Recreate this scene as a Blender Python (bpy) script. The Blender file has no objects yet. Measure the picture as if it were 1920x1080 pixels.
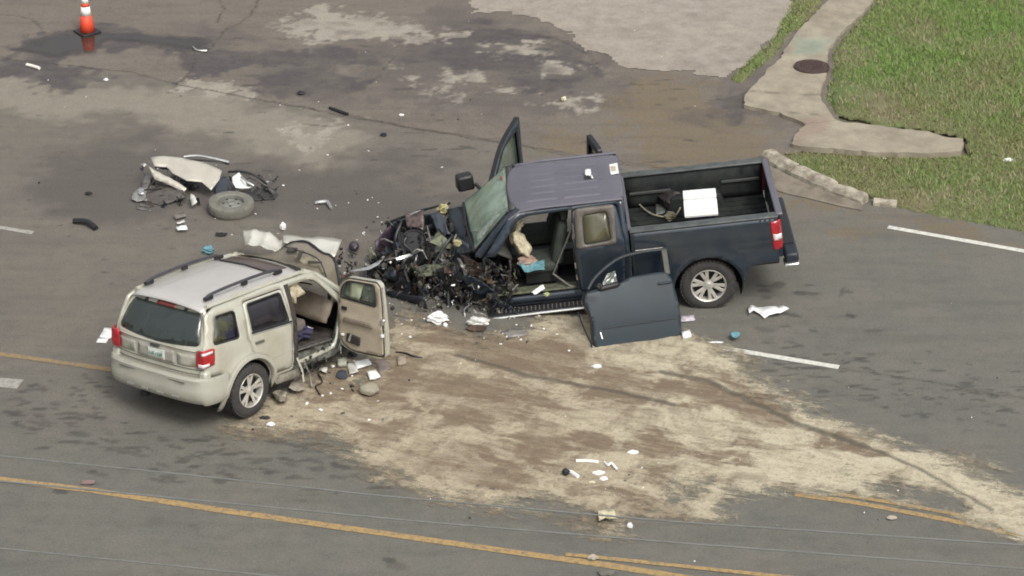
import bpy, bmesh, math, random
import numpy as np
from math import sin, cos, pi, radians, sqrt
from mathutils import Vector, Matrix
from mathutils.geometry import delaunay_2d_cdt

# ------------------------------------------------------------------ camera, sky, sun
S = bpy.context.scene
COL = S.collection
F_PX, EL, DIST = 4500.0, radians(26.8), 36.0
CAM = np.array([0, -DIST*cos(EL), DIST*sin(EL)])
cd = bpy.data.cameras.new('camera'); cam = bpy.data.objects.new('camera', cd); COL.objects.link(cam)
cam.location = CAM; cam.rotation_euler = (pi/2-EL, 0, 0)
cd.lens = 36*F_PX/1920; cd.clip_end = 800; cd.clip_start = .5
S.camera = cam
SUN_EL, SUN_AZ = radians(52), radians(150)      # azimuth clockwise from +Y
w = bpy.data.worlds.new("World"); S.world = w; w.use_nodes = True
nt = w.node_tree; nt.nodes.clear()
sky = nt.nodes.new('ShaderNodeTexSky'); sky.sky_type = 'NISHITA'; sky.sun_disc = False
sky.sun_elevation = SUN_EL; sky.sun_rotation = SUN_AZ; sky.dust_density = 6; sky.air_density = 1.4; sky.ozone_density = 1
hs = nt.nodes.new('ShaderNodeHueSaturation'); hs.inputs['Saturation'].default_value = .22
bg = nt.nodes.new('ShaderNodeBackground'); bg.inputs['Strength'].default_value = .12
wo = nt.nodes.new('ShaderNodeOutputWorld')
nt.links.new(sky.outputs[0], hs.inputs['Color']); nt.links.new(hs.outputs[0], bg.inputs[0]); nt.links.new(bg.outputs[0], wo.inputs[0])
sl = bpy.data.lights.new('sun', 'SUN'); sl.energy = 1.1; sl.angle = radians(18); sl.color = (1, .965, .90)
so = bpy.data.objects.new('sun', sl); COL.objects.link(so)
sd_ = Vector((sin(SUN_AZ)*cos(SUN_EL), cos(SUN_AZ)*cos(SUN_EL), sin(SUN_EL)))
so.rotation_euler = sd_.to_track_quat('Z', 'Y').to_euler(); so.location = (0, 0, 30)
S.view_settings.view_transform = 'Standard'; S.view_settings.look = 'None'
S.cycles.pixel_filter_type = 'GAUSSIAN'; S.cycles.filter_width = 2.1
S.view_settings.exposure = 0.45; S.view_settings.gamma = 1; S.view_settings.use_curve_mapping = False

RND = random.Random(7)
R_ = RND.random
def U(a, b): return a+(b-a)*R_()

# ------------------------------------------------------------------ geometry of the view, used to survey positions
def ray(u, v):
    return np.array([0, cos(EL), -sin(EL)])+np.array([1., 0, 0])*(u-960)/F_PX+np.array([0, sin(EL), cos(EL)])*(540-v)/F_PX
def at(u, v, z=0.):
    d = ray(u, v); t = (z-CAM[2])/d[2]; p = CAM+d*t
    return Vector((p[0], p[1], z))
def pose(yaw, pitch, roll):
    return (Matrix.Rotation(radians(yaw), 3, 'Z') @ Matrix.Rotation(radians(pitch), 3, 'Y') @ Matrix.Rotation(radians(roll), 3, 'X'))
TR = (Vector((2.90, .27, .02)), pose(181.3, 6.2, -2))
SU = (Vector((-4.25, -3.39, -.045)), pose(53.5, 7.2, -4.6))
def loc(V, u, v, ax, val):
    o, R = V; Ri = R.transposed(); c = Ri @ (Vector(CAM)-o); d = Ri @ Vector(ray(u, v))
    t = (val-c[ax])/d[ax]; return c+d*t

# ------------------------------------------------------------------ materials
def N(nt, t, **k):
    n = nt.nodes.new(t)
    for a, b in k.items(): setattr(n, a, b)
    return n
def lin(h):
    h = h.lstrip('#'); c = [int(h[i:i+2], 16)/255 for i in (0, 2, 4)]
    return tuple(x/12.92 if x <= .04045 else ((x+.055)/1.055)**2.4 for x in c)
MATS = {}
def pmat(name, col, rough=.5, metal=0., var=.18, scale=7., bump=0., coat=0., col2=None, alpha=1., bscale=60., spec=.5, trans=0., amt=(.42, .62)):
    if name in MATS: return MATS[name]
    m = bpy.data.materials.new(name); m.use_nodes = True; nt = m.node_tree; b = nt.nodes['Principled BSDF']; L = nt.links.new
    tc = N(nt, 'ShaderNodeTexCoord'); nz = N(nt, 'ShaderNodeTexNoise'); nz.inputs['Scale'].default_value = scale; nz.inputs['Detail'].default_value = 6; nz.inputs['Roughness'].default_value = .62
    L(tc.outputs['Object'], nz.inputs['Vector'])
    r = N(nt, 'ShaderNodeMapRange'); r.inputs[1].default_value = amt[0]; r.inputs[2].default_value = amt[1]
    L(nz.outputs[0], r.inputs[0])
    mx = N(nt, 'ShaderNodeMix', data_type='RGBA')
    c2 = col2 if col2 else tuple(c*(1-var) for c in col)
    mx.inputs[6].default_value = (*col, 1); mx.inputs[7].default_value = (*c2, 1)
    L(r.outputs[0], mx.inputs[0]); L(mx.outputs[2], b.inputs['Base Color'])
    b.inputs['Metallic'].default_value = metal; b.inputs['Alpha'].default_value = alpha
    b.inputs['Coat Weight'].default_value = coat; b.inputs['Coat Roughness'].default_value = .12
    b.inputs['Specular IOR Level'].default_value = spec; b.inputs['Transmission Weight'].default_value = trans
    rr = N(nt, 'ShaderNodeMapRange'); rr.inputs[3].default_value = max(.02, rough-.1); rr.inputs[4].default_value = min(1, rough+.14)
    L(nz.outputs[0], rr.inputs[0]); L(rr.outputs[0], b.inputs['Roughness'])
    if bump:
        n2 = N(nt, 'ShaderNodeTexNoise'); n2.inputs['Scale'].default_value = bscale; n2.inputs['Detail'].default_value = 4
        L(tc.outputs['Object'], n2.inputs['Vector'])
        bp = N(nt, 'ShaderNodeBump'); bp.inputs['Strength'].default_value = bump; bp.inputs['Distance'].default_value = .02
        L(n2.outputs[0], bp.inputs['Height']); L(bp.outputs[0], b.inputs['Normal'])
    MATS[name] = m; return m

navy = pmat('navy_paint', (.020, .031, .047), .30, .25, .35, 2.2, bump=.25, bscale=3.5, coat=.7, col2=(.045, .052, .056), amt=(.45, .8))
navy_roof = pmat('navy_paint_pale', (.125, .12, .145), .42, .1, .12, 1.5, coat=.3)  # paler navy shared by roof, gutters, tailgate cap and bed front rail
navy_in = pmat('navy_inner_paint', (.02, .026, .035), .5)
silver = pmat('champagne_paint', (.50, .495, .42), .32, .2, .1, 2.5, bump=.12, bscale=3, coat=.6, col2=(.44, .42, .335))
silver2 = pmat('bumper_plastic_paint', (.42, .41, .345), .5, .1, .12, 3)
white_in = pmat('pale_panel', (.62, .61, .56), .35, .15, .12, 4, coat=.4)
tyre_m = pmat('tyre_rubber', (.045, .042, .04), .8, var=.3, scale=14, bump=.3, bscale=40)
tyre_dusty = pmat('dusty_tyre_rubber', (.17, .165, .14), .85, var=.25, scale=9)
alloy = pmat('alloy', (.62, .60, .54), .3, .45, .2, 8)
steel = pmat('worn_steel', (.30, .29, .27), .42, .75, .4, 14, bump=.2)
steel_rim = pmat('dusty_steel_rim', (.26, .26, .225), .55, .4, .2, 9)
bright = pmat('bright_metal', (.75, .75, .72), .22, .85, .2, 12)
darkmet = pmat('dark_metal', (.035, .034, .036), .45, .5, .4, 15, bump=.4)
black = pmat('black_plastic', (.02, .02, .022), .45, var=.3, scale=12)
blackm = pmat('matt_black', (.012, .012, .013), .85)
bedliner = pmat('bed_liner', (.010, .012, .013), .75, var=.4, scale=4, col2=(.026, .029, .026), spec=.3)
rust = pmat('rusty_brown', (.10, .065, .045), .8, .1, .5, 12, bump=.4)
oil = pmat('oily_metal', (.05, .045, .038), .25, .6, .5, 20, bump=.5)
olive = pmat('coolant_stained_metal', (.17, .18, .12), .45, .3, .4, 15, bump=.4)
cream = pmat('airbag_cloth', (.60, .54, .38), .8, var=.2, scale=10, bump=.3, bscale=18)
cream2 = pmat('airbag_cloth_pale', (.62, .55, .38), .8, var=.25, scale=8, bump=.3, bscale=14)
seat_g = pmat('seat_cloth_green_grey', (.045, .055, .045), .9, var=.3, scale=8, bump=.3)
beige = pmat('beige_trim', (.40, .345, .26), .65, var=.15, scale=5)
beige_d = pmat('brown_trim', (.20, .165, .125), .7, var=.25, scale=6)
tan_trim = pmat('rose_tan_trim', (.27, .22, .20), .7)
violet = pmat('dark_violet_cloth', (.035, .03, .07), .8, var=.3)
red_lens = pmat('red_lens', (.42, .012, .02), .15, var=.35, scale=20, coat=1)
red_dark = pmat('dull_red_lens', (.20, .035, .03), .25, var=.2, coat=.6)
white_lens = pmat('clear_lens', (.75, .68, .68), .15, var=.1, coat=1)
orange = pmat('cone_orange', (.75, .075, .03), .5, var=.12, scale=12)
reflective = pmat('reflective_white', (.85, .80, .74), .4, var=.08)
paper = pmat('paper_white', (.80, .80, .78), .7, var=.08, scale=12)
foamy = pmat('white_foam', (.83, .83, .80), .8, var=.03)
teal = pmat('teal_cloth', (.13, .30, .34), .7, var=.4, scale=14)
yellowf = pmat('yellow_foam', (.42, .38, .20), .8, var=.35, scale=16)
pink = pmat('pink_brown_plastic', (.38, .26, .21), .6)
concrete_c = pmat('curb_concrete', (.42, .385, .30), .85, var=.45, scale=5, bump=.5, bscale=45, col2=(.22, .19, .15))
cable_m = pmat('cable_grey', (.17, .175, .165), .7)
iron = pmat('rusted_iron', (.085, .055, .05), .75, .2, .35, 20, bump=.3)
rope_m = pmat('rope', (.35, .32, .22), .8, var=.3, scale=30)

def glass(name, col, alpha, rough=.08, crack=0., var=.25):
    m = pmat(name, col, rough, 0, var, 3, coat=0, alpha=alpha, spec=.8)
    if crack:
        nt = m.node_tree; b = nt.nodes['Principled BSDF']; L = nt.links.new
        tc = N(nt, 'ShaderNodeTexCoord')
        v = N(nt, 'ShaderNodeTexVoronoi', feature='DISTANCE_TO_EDGE'); v.inputs['Scale'].default_value = crack; L(tc.outputs['Object'], v.inputs['Vector'])
        r = N(nt, 'ShaderNodeMapRange'); r.inputs[1].default_value = 0; r.inputs[2].default_value = .06; r.inputs[3].default_value = 1; r.inputs[4].default_value = 0
        L(v.outputs['Distance'], r.inputs[0])
        old = b.inputs['Base Color'].links[0].from_socket
        mx = N(nt, 'ShaderNodeMix', data_type='RGBA'); L(r.outputs[0], mx.inputs[0]); L(old, mx.inputs[6]); mx.inputs[7].default_value = (.29, .375, .29, 1); L(mx.outputs[2], b.inputs['Base Color'])
        a = N(nt, 'ShaderNodeMapRange'); a.inputs[3].default_value = alpha; a.inputs[4].default_value = 1; L(r.outputs[0], a.inputs[0]); L(a.outputs[0], b.inputs['Alpha'])
    return m
g_dark = glass('tinted_glass', (.035, .045, .042), .97, .05)
g_olive = glass('painted_olive_reflection', (.105, .10, .06), .95, .12)  # the window's olive reflection is painted into the pane colour
g_ws = glass('shattered_windshield', (.26, .345, .265), 1., .2, crack=22, var=.4)
g_door = glass('green_door_glass', (.13, .16, .125), .62, .08)
g_sun = glass('sunroof_glass', (.10, .065, .055), .93, .07)
g_dust = glass('dusty_windshield', (.23, .20, .15), .78, .3)

# ------------------------------------------------------------------ objects
def prop(o, label=None, cat=None, group=None, kind=None):
    if label: o['label'] = label
    if cat: o['category'] = cat
    if group: o['group'] = group
    if kind: o['kind'] = kind
    return o
def link(name, me, mat, parent=None, smooth=True, th=0, bevel=0):
    o = bpy.data.objects.new(name, me); COL.objects.link(o)
    if mat: me.materials.append(mat)
    if parent: o.parent = parent
    if smooth:
        me.polygons.foreach_set('use_smooth', [True]*len(me.polygons)); 
        try: me.set_sharp_from_angle(angle=radians(38))
        except Exception: pass
    if th:
        s = o.modifiers.new('thickness', 'SOLIDIFY'); s.thickness = th; s.offset = -1
    if bevel:
        b = o.modifiers.new('bevel', 'BEVEL'); b.width = bevel; b.segments = 2; b.limit_method = 'ANGLE'; b.angle_limit = radians(40)
    return o
def empty(name, pos, rot=None, **k):
    o = bpy.data.objects.new(name, None); COL.objects.link(o); o.empty_display_size = .2
    M = (rot.to_4x4() if rot is not None else Matrix()); M.translation = pos; o.matrix_world = M
    prop(o, **k); return o
class MB:
    def __init__(s): s.v = []; s.f = []
    def add(s, V, F):
        n = len(s.v); s.v += [tuple(p) for p in V]; s.f += [tuple(i+n for i in f) for f in F]; return s
    def box(s, c, d, R=None, taper=1., jit=0):
        V = []
        for z in (-1, 1):
            k = taper if z > 0 else 1
            for x, y in ((-1, -1), (1, -1), (1, 1), (-1, 1)):
                p = Vector((x*d[0]/2*k, y*d[1]/2*k, z*d[2]/2))
                if jit: p += Vector((U(-jit, jit), U(-jit, jit), U(-jit, jit)))
                if R is not None: p = R @ p
                V.append(p+Vector(c))
        return s.add(V, [(3, 2, 1, 0), (4, 5, 6, 7), (0, 1, 5, 4), (1, 2, 6, 5), (2, 3, 7, 6), (3, 0, 4, 7)])
    def tube(s, P, r, n=6, cap=True):
        P = [Vector(p) for p in P]; V = []; F = []
        rr = r if isinstance(r, (list, tuple)) else [r]*len(P)
        up = Vector((0, 0, 1))
        for i, p in enumerate(P):
            t = (P[min(i+1, len(P)-1)]-P[max(i-1, 0)]).normalized()
            a = t.cross(up)
            if a.length < .05: a = t.cross(Vector((1, 0, 0)))
            a.normalize(); b = a.cross(t)
            for k in range(n):
                q = 2*pi*k/n; V.append(p+(a*cos(q)+b*sin(q))*rr[i])
        for i in range(len(P)-1):
            for k in range(n):
                F.append((i*n+k, i*n+(k+1) % n, (i+1)*n+(k+1) % n, (i+1)*n+k))
        if cap: F += [tuple(range(n))[::-1], tuple(range((len(P)-1)*n, len(P)*n))]
        return s.add(V, F)
    def sheet(s, c00, c10, c11, c01, nx=5, ny=5, amp=0., fold=0., seed=0):
        """bent quad sheet"""
        c00, c10, c11, c01 = map(Vector, (c00, c10, c11, c01)); V = []; F = []
        nrm = (c10-c00).cross(c01-c00); nrm = nrm.normalized() if nrm.length > 1e-9 else Vector((0, 0, 1))
        rr = random.Random(seed*7919+13); ph = [rr.uniform(0, 6.28) for _ in range(4)]; fr = [rr.uniform(2, 6) for _ in range(4)]
        for j in range(ny+1):
            for i in range(nx+1):
                a, b = i/nx, j/ny
                p = c00.lerp(c10, a).lerp(c01.lerp(c11, a), b)
                d = amp*(rr.uniform(-1, 1)*.5+sin(a*fr[0]+ph[0]+b*fr[1])*.6)+fold*abs(sin(a*fr[2]+b*fr[3]*.6+ph[2]))
                q = Vector((rr.uniform(-1, 1), rr.uniform(-1, 1), rr.uniform(-1, 1)))*amp*.35
                V.append(p+nrm*d+q)
        for j in range(ny):
            for i in range(nx):
                k = j*(nx+1)+i; F.append((k, k+1, k+nx+2, k+nx+1))
        return s.add(V, F)
    def lathe(s, prof, c=(0, 0, 0), axis='Y', n=40, closed=False, R=None):
        V = []; F = []; m = len(prof)
        for k in range(n):
            q = 2*pi*k/n
            for r, h in prof:
                p = {'Y': (r*cos(q), h, r*sin(q)), 'Z': (r*cos(q), r*sin(q), h)}[axis]
                p = Vector(p)
                if R is not None: p = R @ p
                V.append(p+Vector(c))
        for k in range(n):
            for j in range(m-1 if not closed else m):
                a = k*m+j; b = k*m+(j+1) % m; cc = ((k+1) % n)*m+(j+1) % m; d = ((k+1) % n)*m+j
                F.append((a, b, cc, d))
        return s.add(V, F)
    def build(s, name, mat, parent=None, smooth=False, th=0, bevel=0, pivot=None, **k):
        me = bpy.data.meshes.new(name)
        vs = s.v
        if pivot is not None: vs = [tuple(Vector(v)-Vector(pivot)) for v in vs]
        me.from_pydata(vs, [], s.f); me.update()
        bm = bmesh.new(); bm.from_mesh(me); bmesh.ops.recalc_face_normals(bm, faces=bm.faces); bm.to_mesh(me); bm.free()
        o = link(name, me, mat, parent, smooth, th, bevel)
        if pivot is not None: o.location = pivot
        return prop(o, **k)

def arc(cx, cz, r, a0, a1, n=14, rz=None):
    rz = rz or r
    return [(cx+r*cos(radians(a0+(a1-a0)*i/n)), cz+rz*sin(radians(a0+(a1-a0)*i/n))) for i in range(n+1)]
def rnd(P, r=.05, n=4):
    """round the corners of a 2D outline"""
    out = []; m = len(P)
    rr = r if isinstance(r, (list, tuple)) else [r]*m
    for i in range(m):
        p = Vector(P[i]); a = Vector(P[i-1])-p; b = Vector(P[(i+1) % m])-p
        q = min(rr[i], a.length*.45, b.length*.45)
        if q < .003: out.append(tuple(p)); continue
        s0 = p+a.normalized()*q; s1 = p+b.normalized()*q
        for k in range(n+1):
            t = k/n; out.append(tuple(s0.lerp(p, t).lerp(p.lerp(s1, t), t)))
    return out
def dens(P, h):
    out = []; m = len(P)
    for i in range(m):
        a = Vector(P[i]); b = Vector(P[(i+1) % m]); k = max(1, int((b-a).length/h))
        for j in range(k): out.append(tuple(a.lerp(b, j/k)))
    return out
def inside(P, x, y):
    c = False; j = len(P)-1
    for i in range(len(P)):
        xi, yi = P[i]; xj, yj = P[j]
        if (yi > y) != (yj > y) and x < (xj-xi)*(y-yi)/(yj-yi)+xi: c = not c
        j = i
    return c
def panel_mesh(outer, holes, f, h=.09):
    loops = [dens(outer, h)]+[dens(q, h) for q in holes]
    V = []; E = []
    for L in loops:
        n = len(V); V += [Vector(p) for p in L]; E += [(n+i, n+(i+1) % len(L)) for i in range(len(L))]
    xs = [p[0] for p in outer]; ys = [p[1] for p in outer]
    edge = list(V)
    x = min(xs)+h*.5; k = 0
    while x < max(xs):
        y = min(ys)+h*.5
        while y < max(ys):
            if inside(loops[0], x, y) and not any(inside(q, x, y) for q in loops[1:]) and min((e.x-x)**2+(e.y-y)**2 for e in edge) > (h*.45)**2:
                V.append(Vector((x, y)))
            y += h
        x += h
    r = delaunay_2d_cdt(V, E, [], 0, 1e-5)
    F = []
    for t in r[2]:
        cx = sum(r[0][i].x for i in t)/3; cy = sum(r[0][i].y for i in t)/3
        if inside(loops[0], cx, cy) and not any(inside(q, cx, cy) for q in loops[1:]): F.append(tuple(t))
    return [tuple(f(p.x, p.y)) for p in r[0]], F
def panel(name, outer, holes, f, mat, parent, h=.09, th=.02, amp=0., out=None, **k):
    """th: thickness laid to the inner side; out = a vector function giving the outward side"""
    V, F = panel_mesh(outer, holes, f, h)
    if amp:
        V = [(x+U(-amp, amp), y+U(-amp, amp), z+U(-amp, amp)) for x, y, z in V]
    me = bpy.data.meshes.new(name); me.from_pydata(V, [], F); me.update()
    if out is not None:
        s = sum((p.normal.dot(Vector(out))*p.area) for p in me.polygons)
        if s < 0: me.flip_normals()
    o = link(name, me, mat, parent, True, th)
    return prop(o, **k)
def rbox(name, c, d, mat, parent=None, R=None, taper=1., bevel=.02, **k):
    return MB().box(c, d, R, taper).build(name, mat, parent, smooth=True, bevel=bevel, **k)
def euler(x=0, y=0, z=0):
    return Matrix.Rotation(radians(z), 3, 'Z') @ Matrix.Rotation(radians(y), 3, 'Y') @ Matrix.Rotation(radians(x), 3, 'X')
def smooth_path(P, n=6):
    P = [Vector(p) for p in P]; out = []
    for i in range(len(P)-1):
        a = P[max(i-1, 0)]; b = P[i]; c = P[i+1]; d = P[min(i+2, len(P)-1)]
        for k in range(n):
            t = k/n; out.append(.5*((2*b)+(c-a)*t+(2*a-5*b+4*c-d)*t*t+(3*b-a-3*c+d)*t**3))
    return out+[P[-1]]
def rrot(): return euler(U(0, 360), U(0, 360), U(0, 360))

# ------------------------------------------------------------------ numpy noise and ground masks
def vn(x, y, seed):
    rs = np.random.RandomState(seed); T = rs.rand(256, 256)
    xi = np.floor(x).astype(int); yi = np.floor(y).astype(int); fx = x-xi; fy = y-yi
    fx = fx*fx*(3-2*fx); fy = fy*fy*(3-2*fy)
    a = T[xi & 255, yi & 255]; b = T[(xi+1) & 255, yi & 255]; c = T[xi & 255, (yi+1) & 255]; d = T[(xi+1) & 255, (yi+1) & 255]
    return (a*(1-fx)+b*fx)*(1-fy)+(c*(1-fx)+d*fx)*fy
def fbm(x, y, s, seed=0, o=5, g=.55):
    r = 0; a = 1; t = 0
    for i in range(o):
        r = r+a*vn(x*s*2**i+i*17.3, y*s*2**i-i*9.1, seed+i); t += a; a *= g
    return (r/t*2-1)*1.7
def G(P): return [tuple(at(u, v))[:2] for u, v in P]
def sdf(P, X, Y):
    P = np.array(P); d = np.full(X.shape, 1e9); ins = np.zeros(X.shape, bool); n = len(P)
    for i in range(n):
        a = P[i]; b = P[(i+1) % n]; e = b-a
        t = np.clip(((X-a[0])*e[0]+(Y-a[1])*e[1])/(e@e+1e-12), 0, 1)
        d = np.minimum(d, np.hypot(X-a[0]-t*e[0], Y-a[1]-t*e[1]))
        c = ((a[1] > Y) != (b[1] > Y)) & (X < (b[0]-a[0])*(Y-a[1])/(b[1]-a[1]+1e-12)+a[0]); ins ^= c
    return np.where(ins, d, -d)
def ldist(P, X, Y):
    P = np.array(P); d = np.full(X.shape, 1e9)
    for i in range(len(P)-1):
        a = P[i]; b = P[i+1]; e = b-a
        t = np.clip(((X-a[0])*e[0]+(Y-a[1])*e[1])/(e@e+1e-12), 0, 1)
        d = np.minimum(d, np.hypot(X-a[0]-t*e[0], Y-a[1]-t*e[1]))
    return d
def sst(a, b, x):
    t = np.clip((x-a)/(b-a), 0, 1); return t*t*(3-2*t)
def blob(X, Y, polys, amp=.12, sc=1.6, soft=.06, seed=3, stretch=1.):
    m = np.zeros(X.shape)
    nz = fbm(X, Y*stretch, sc, seed)*amp*2+fbm(X, Y*stretch, sc*5, seed+9, 3)*amp*.7
    for P in polys: m = np.maximum(m, sst(-soft, soft, sdf(G(P), X, Y)+nz))
    return m

ROAD_EDGE = [(-900, 30), (-300, 85), (0, 112), (250, 138), (335, 160), (470, 186), (620, 212), (770, 240), (940, 268), (1130, 300), (1300, 325), (1430, 345), (1450, 352), (1560, 386), (1680, 404), (1920, 450), (2400, 560)]
WET = [
 [(400, 88), (560, 98), (700, 88), (790, 80), (860, 50), (960, 52), (1060, 76), (1122, 110), (1118, 140), (1080, 168), (1030, 180), (985, 168), (900, 146), (760, 112), (650, 124), (560, 124), (450, 130), (340, 150), (330, 162), (380, 108)],
 [(0, 92), (75, 74), (130, 62), (210, 50), (330, 60), (400, 70), (400, 108), (330, 98), (250, 90), (180, 84), (110, 112), (40, 100)],
 [(0, 122), (60, 118), (150, 128), (240, 142), (205, 158), (120, 168), (60, 158), (0, 142)],
 [(1385, 170), (1432, 150), (1400, 190), (1392, 240), (1366, 250), (1360, 200)],
 [(450, 135), (600, 128), (720, 150), (700, 175), (560, 190), (480, 170)]]
DRYP = [
 [(548, 44), (600, 12), (640, 20), (740, 36), (812, 56), (800, 76), (700, 74), (640, 80), (585, 78), (570, 60)],
 [(925, 84), (1015, 85), (980, 106), (945, 100)], [(1018, 112), (1074, 118), (1072, 140), (1042, 138)],
 [(838, 140), (905, 146), (952, 164), (880, 154)], [(802, 162), (890, 176), (850, 184), (815, 176)], [(760, 132), (795, 146), (775, 142)],
 [(1030, 192), (1112, 184), (1106, 206), (1042, 202)], [(345, 162), (382, 150), (470, 180), (405, 176)], [(835, 55), (875, 60), (840, 72)], [(560, 240), (640, 236), (560, 285), (540, 262)]]
PALE = [[(-200, 150), (180, 168), (330, 168), (470, 195), (600, 222), (640, 262), (620, 300), (520, 292), (400, 250), (200, 225), (-200, 200)]]
CRACKS = [([(560, 200), (620, 213), (770, 240), (940, 268), (1060, 292)], .02), ([(330, 158), (352, 140), (372, 112)], .025), ([(1060, 292), (1300, 325)], .012),
 ([(335, 160), (560, 200)], .012), ([(1573, 690), (1750, 718), (1920, 748), (2300, 810)], .018), ([(1330, 652), (1573, 690)], .01), ([(200, 62), (250, 78), (330, 96), (365, 104)], .02),
 ([(385, 100), (420, 60), (470, 30), (490, -10)], .02), ([(400, 45), (420, 20), (400, -20)], .015), ([(0, 26), (60, 36), (80, 62)], .015), ([(640, 168), (690, 160), (715, 140), (740, 100)], .008), ([(940, 62), (1040, 72), (1110, 105), (1120, 130)], .018)]
SMUDGE = []
rs = random.Random(21)
for _ in range(110):
    u = rs.uniform(10, 760); SMUDGE.append((u, 800+rs.gauss(0, 22)+55*sin((u-150)/260.)*1.0+8, rs.uniform(.05, .17), rs.uniform(.025, .05)))
for _ in range(40): SMUDGE.append((rs.uniform(230, 780), rs.uniform(820, 912), rs.uniform(.06, .2), rs.uniform(.03, .055)))
for _ in range(45): SMUDGE.append((rs.uniform(20, 210), rs.uniform(700, 800), rs.uniform(.04, .1), rs.uniform(.02, .045)))
for _ in range(110): 
    u = rs.uniform(1400, 1930); SMUDGE.append((u, 675+(u-1400)*.16+rs.gauss(0, 34), rs.uniform(.05, .14), rs.uniform(.02, .04)))
for _ in range(60): SMUDGE.append((rs.uniform(20, 840), rs.uniform(215, 560), rs.uniform(.03, .09), rs.uniform(.015, .035)))
for _ in range(14): SMUDGE.append((rs.uniform(1420, 1640), rs.uniform(530, 640), rs.uniform(.06, .16), rs.uniform(.04, .08)))
for _ in range(60): SMUDGE.append((rs.uniform(400, 1400), rs.uniform(20, 330), rs.uniform(.05, .3), rs.uniform(.02, .05)))
SMUDGE += [(745, 1062, .16, .10), (730, 1050, .10, .07), (175, 907, .12, .06), (113, 921, .10, .06), (360, 985, .08, .04), (175, 885, .07, .05), (1432, 618, .16, .10), (712, 915, .2, .04), (1580, 545, .04, .2)]

def masks(X, Y):
    wet = np.maximum(blob(X, Y, WET, .22, 1.5, .10, 5)*np.clip(.95+.6*fbm(X, Y, 2.2, 7), .45, 1), .50*blob(X, Y, [[(340, 40), (560, 80), (860, 20), (1000, 30), (1150, 90), (1200, 140), (1150, 190), (1000, 220), (990, 262), (900, 240), (640, 190), (450, 150), (330, 120)], [(1340, 150), (1420, 150), (1430, 250), (1340, 262), (1300, 200)]], .45, .9, .25, 6)*np.clip(.6+.9*fbm(X, Y, 1.6, 8), 0, 1))
    dry = blob(X, Y, DRYP, .24, 3.2, .10, 15)*np.clip(.85+.5*fbm(X, Y, 4, 16), .3, 1)
    pale = blob(X, Y, PALE, .30, .9, .35, 25)
    crack = np.zeros(X.shape)
    jx = fbm(X, Y, 3., 60)*.05; jy = fbm(X, Y, 3., 70)*.05
    for P, w_ in CRACKS: crack = np.maximum(crack, 1-sst(w_*.5, w_*2.2, ldist(G(P), X+jx, Y+jy)))
    sm = np.zeros(X.shape)
    for u, v, a, b in SMUDGE:
        p = at(u, v); k = rs.uniform(-.5, .2); dx = X-p.x; dy = Y-p.y
        m = (abs(dx) < .5) & (abs(dy) < .5)
        if not m.any(): continue
        x = dx[m]*cos(k)+dy[m]*sin(k); y = -dx[m]*sin(k)+dy[m]*cos(k)
        q = (x/a)**2+(y/b)**2+.5*fbm(X[m], Y[m], 7., 80, 3)
        sm[m] = np.maximum(sm[m], (1-sst(.5, 1.3, q))*rs.uniform(.45, 1))
    # brownish upper-left / grey-green lower right
    warm = sst(-3.5, 2.5, Y-.55*X-.8+fbm(X, Y, .35, 90, 3)*1.2)
    oilm = blob(X, Y, [[(20, 280), (300, 260), (560, 300), (860, 330), (900, 420), (700, 470), (450, 420), (150, 440), (20, 380)]], .5, .6, .6, 33)
    dirt = blob(X, Y, [[(1180, 150), (1340, 150), (1400, 200), (1480, 240), (1440, 300), (1300, 330), (1150, 300), (1120, 230)], [(960, 240), (1100, 250), (1130, 296), (960, 262)], [(1450, 340), (1560, 384), (1700, 408), (1925, 452), (1925, 470), (1700, 425), (1560, 402), (1440, 366)]], .4, 1.1, .3, 34)
    return dict(dirt=dirt, wet=wet*(1-dry), dry=dry, pale=pale, crack=crack, smudge=sm, warm=warm, dark=oilm)

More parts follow.
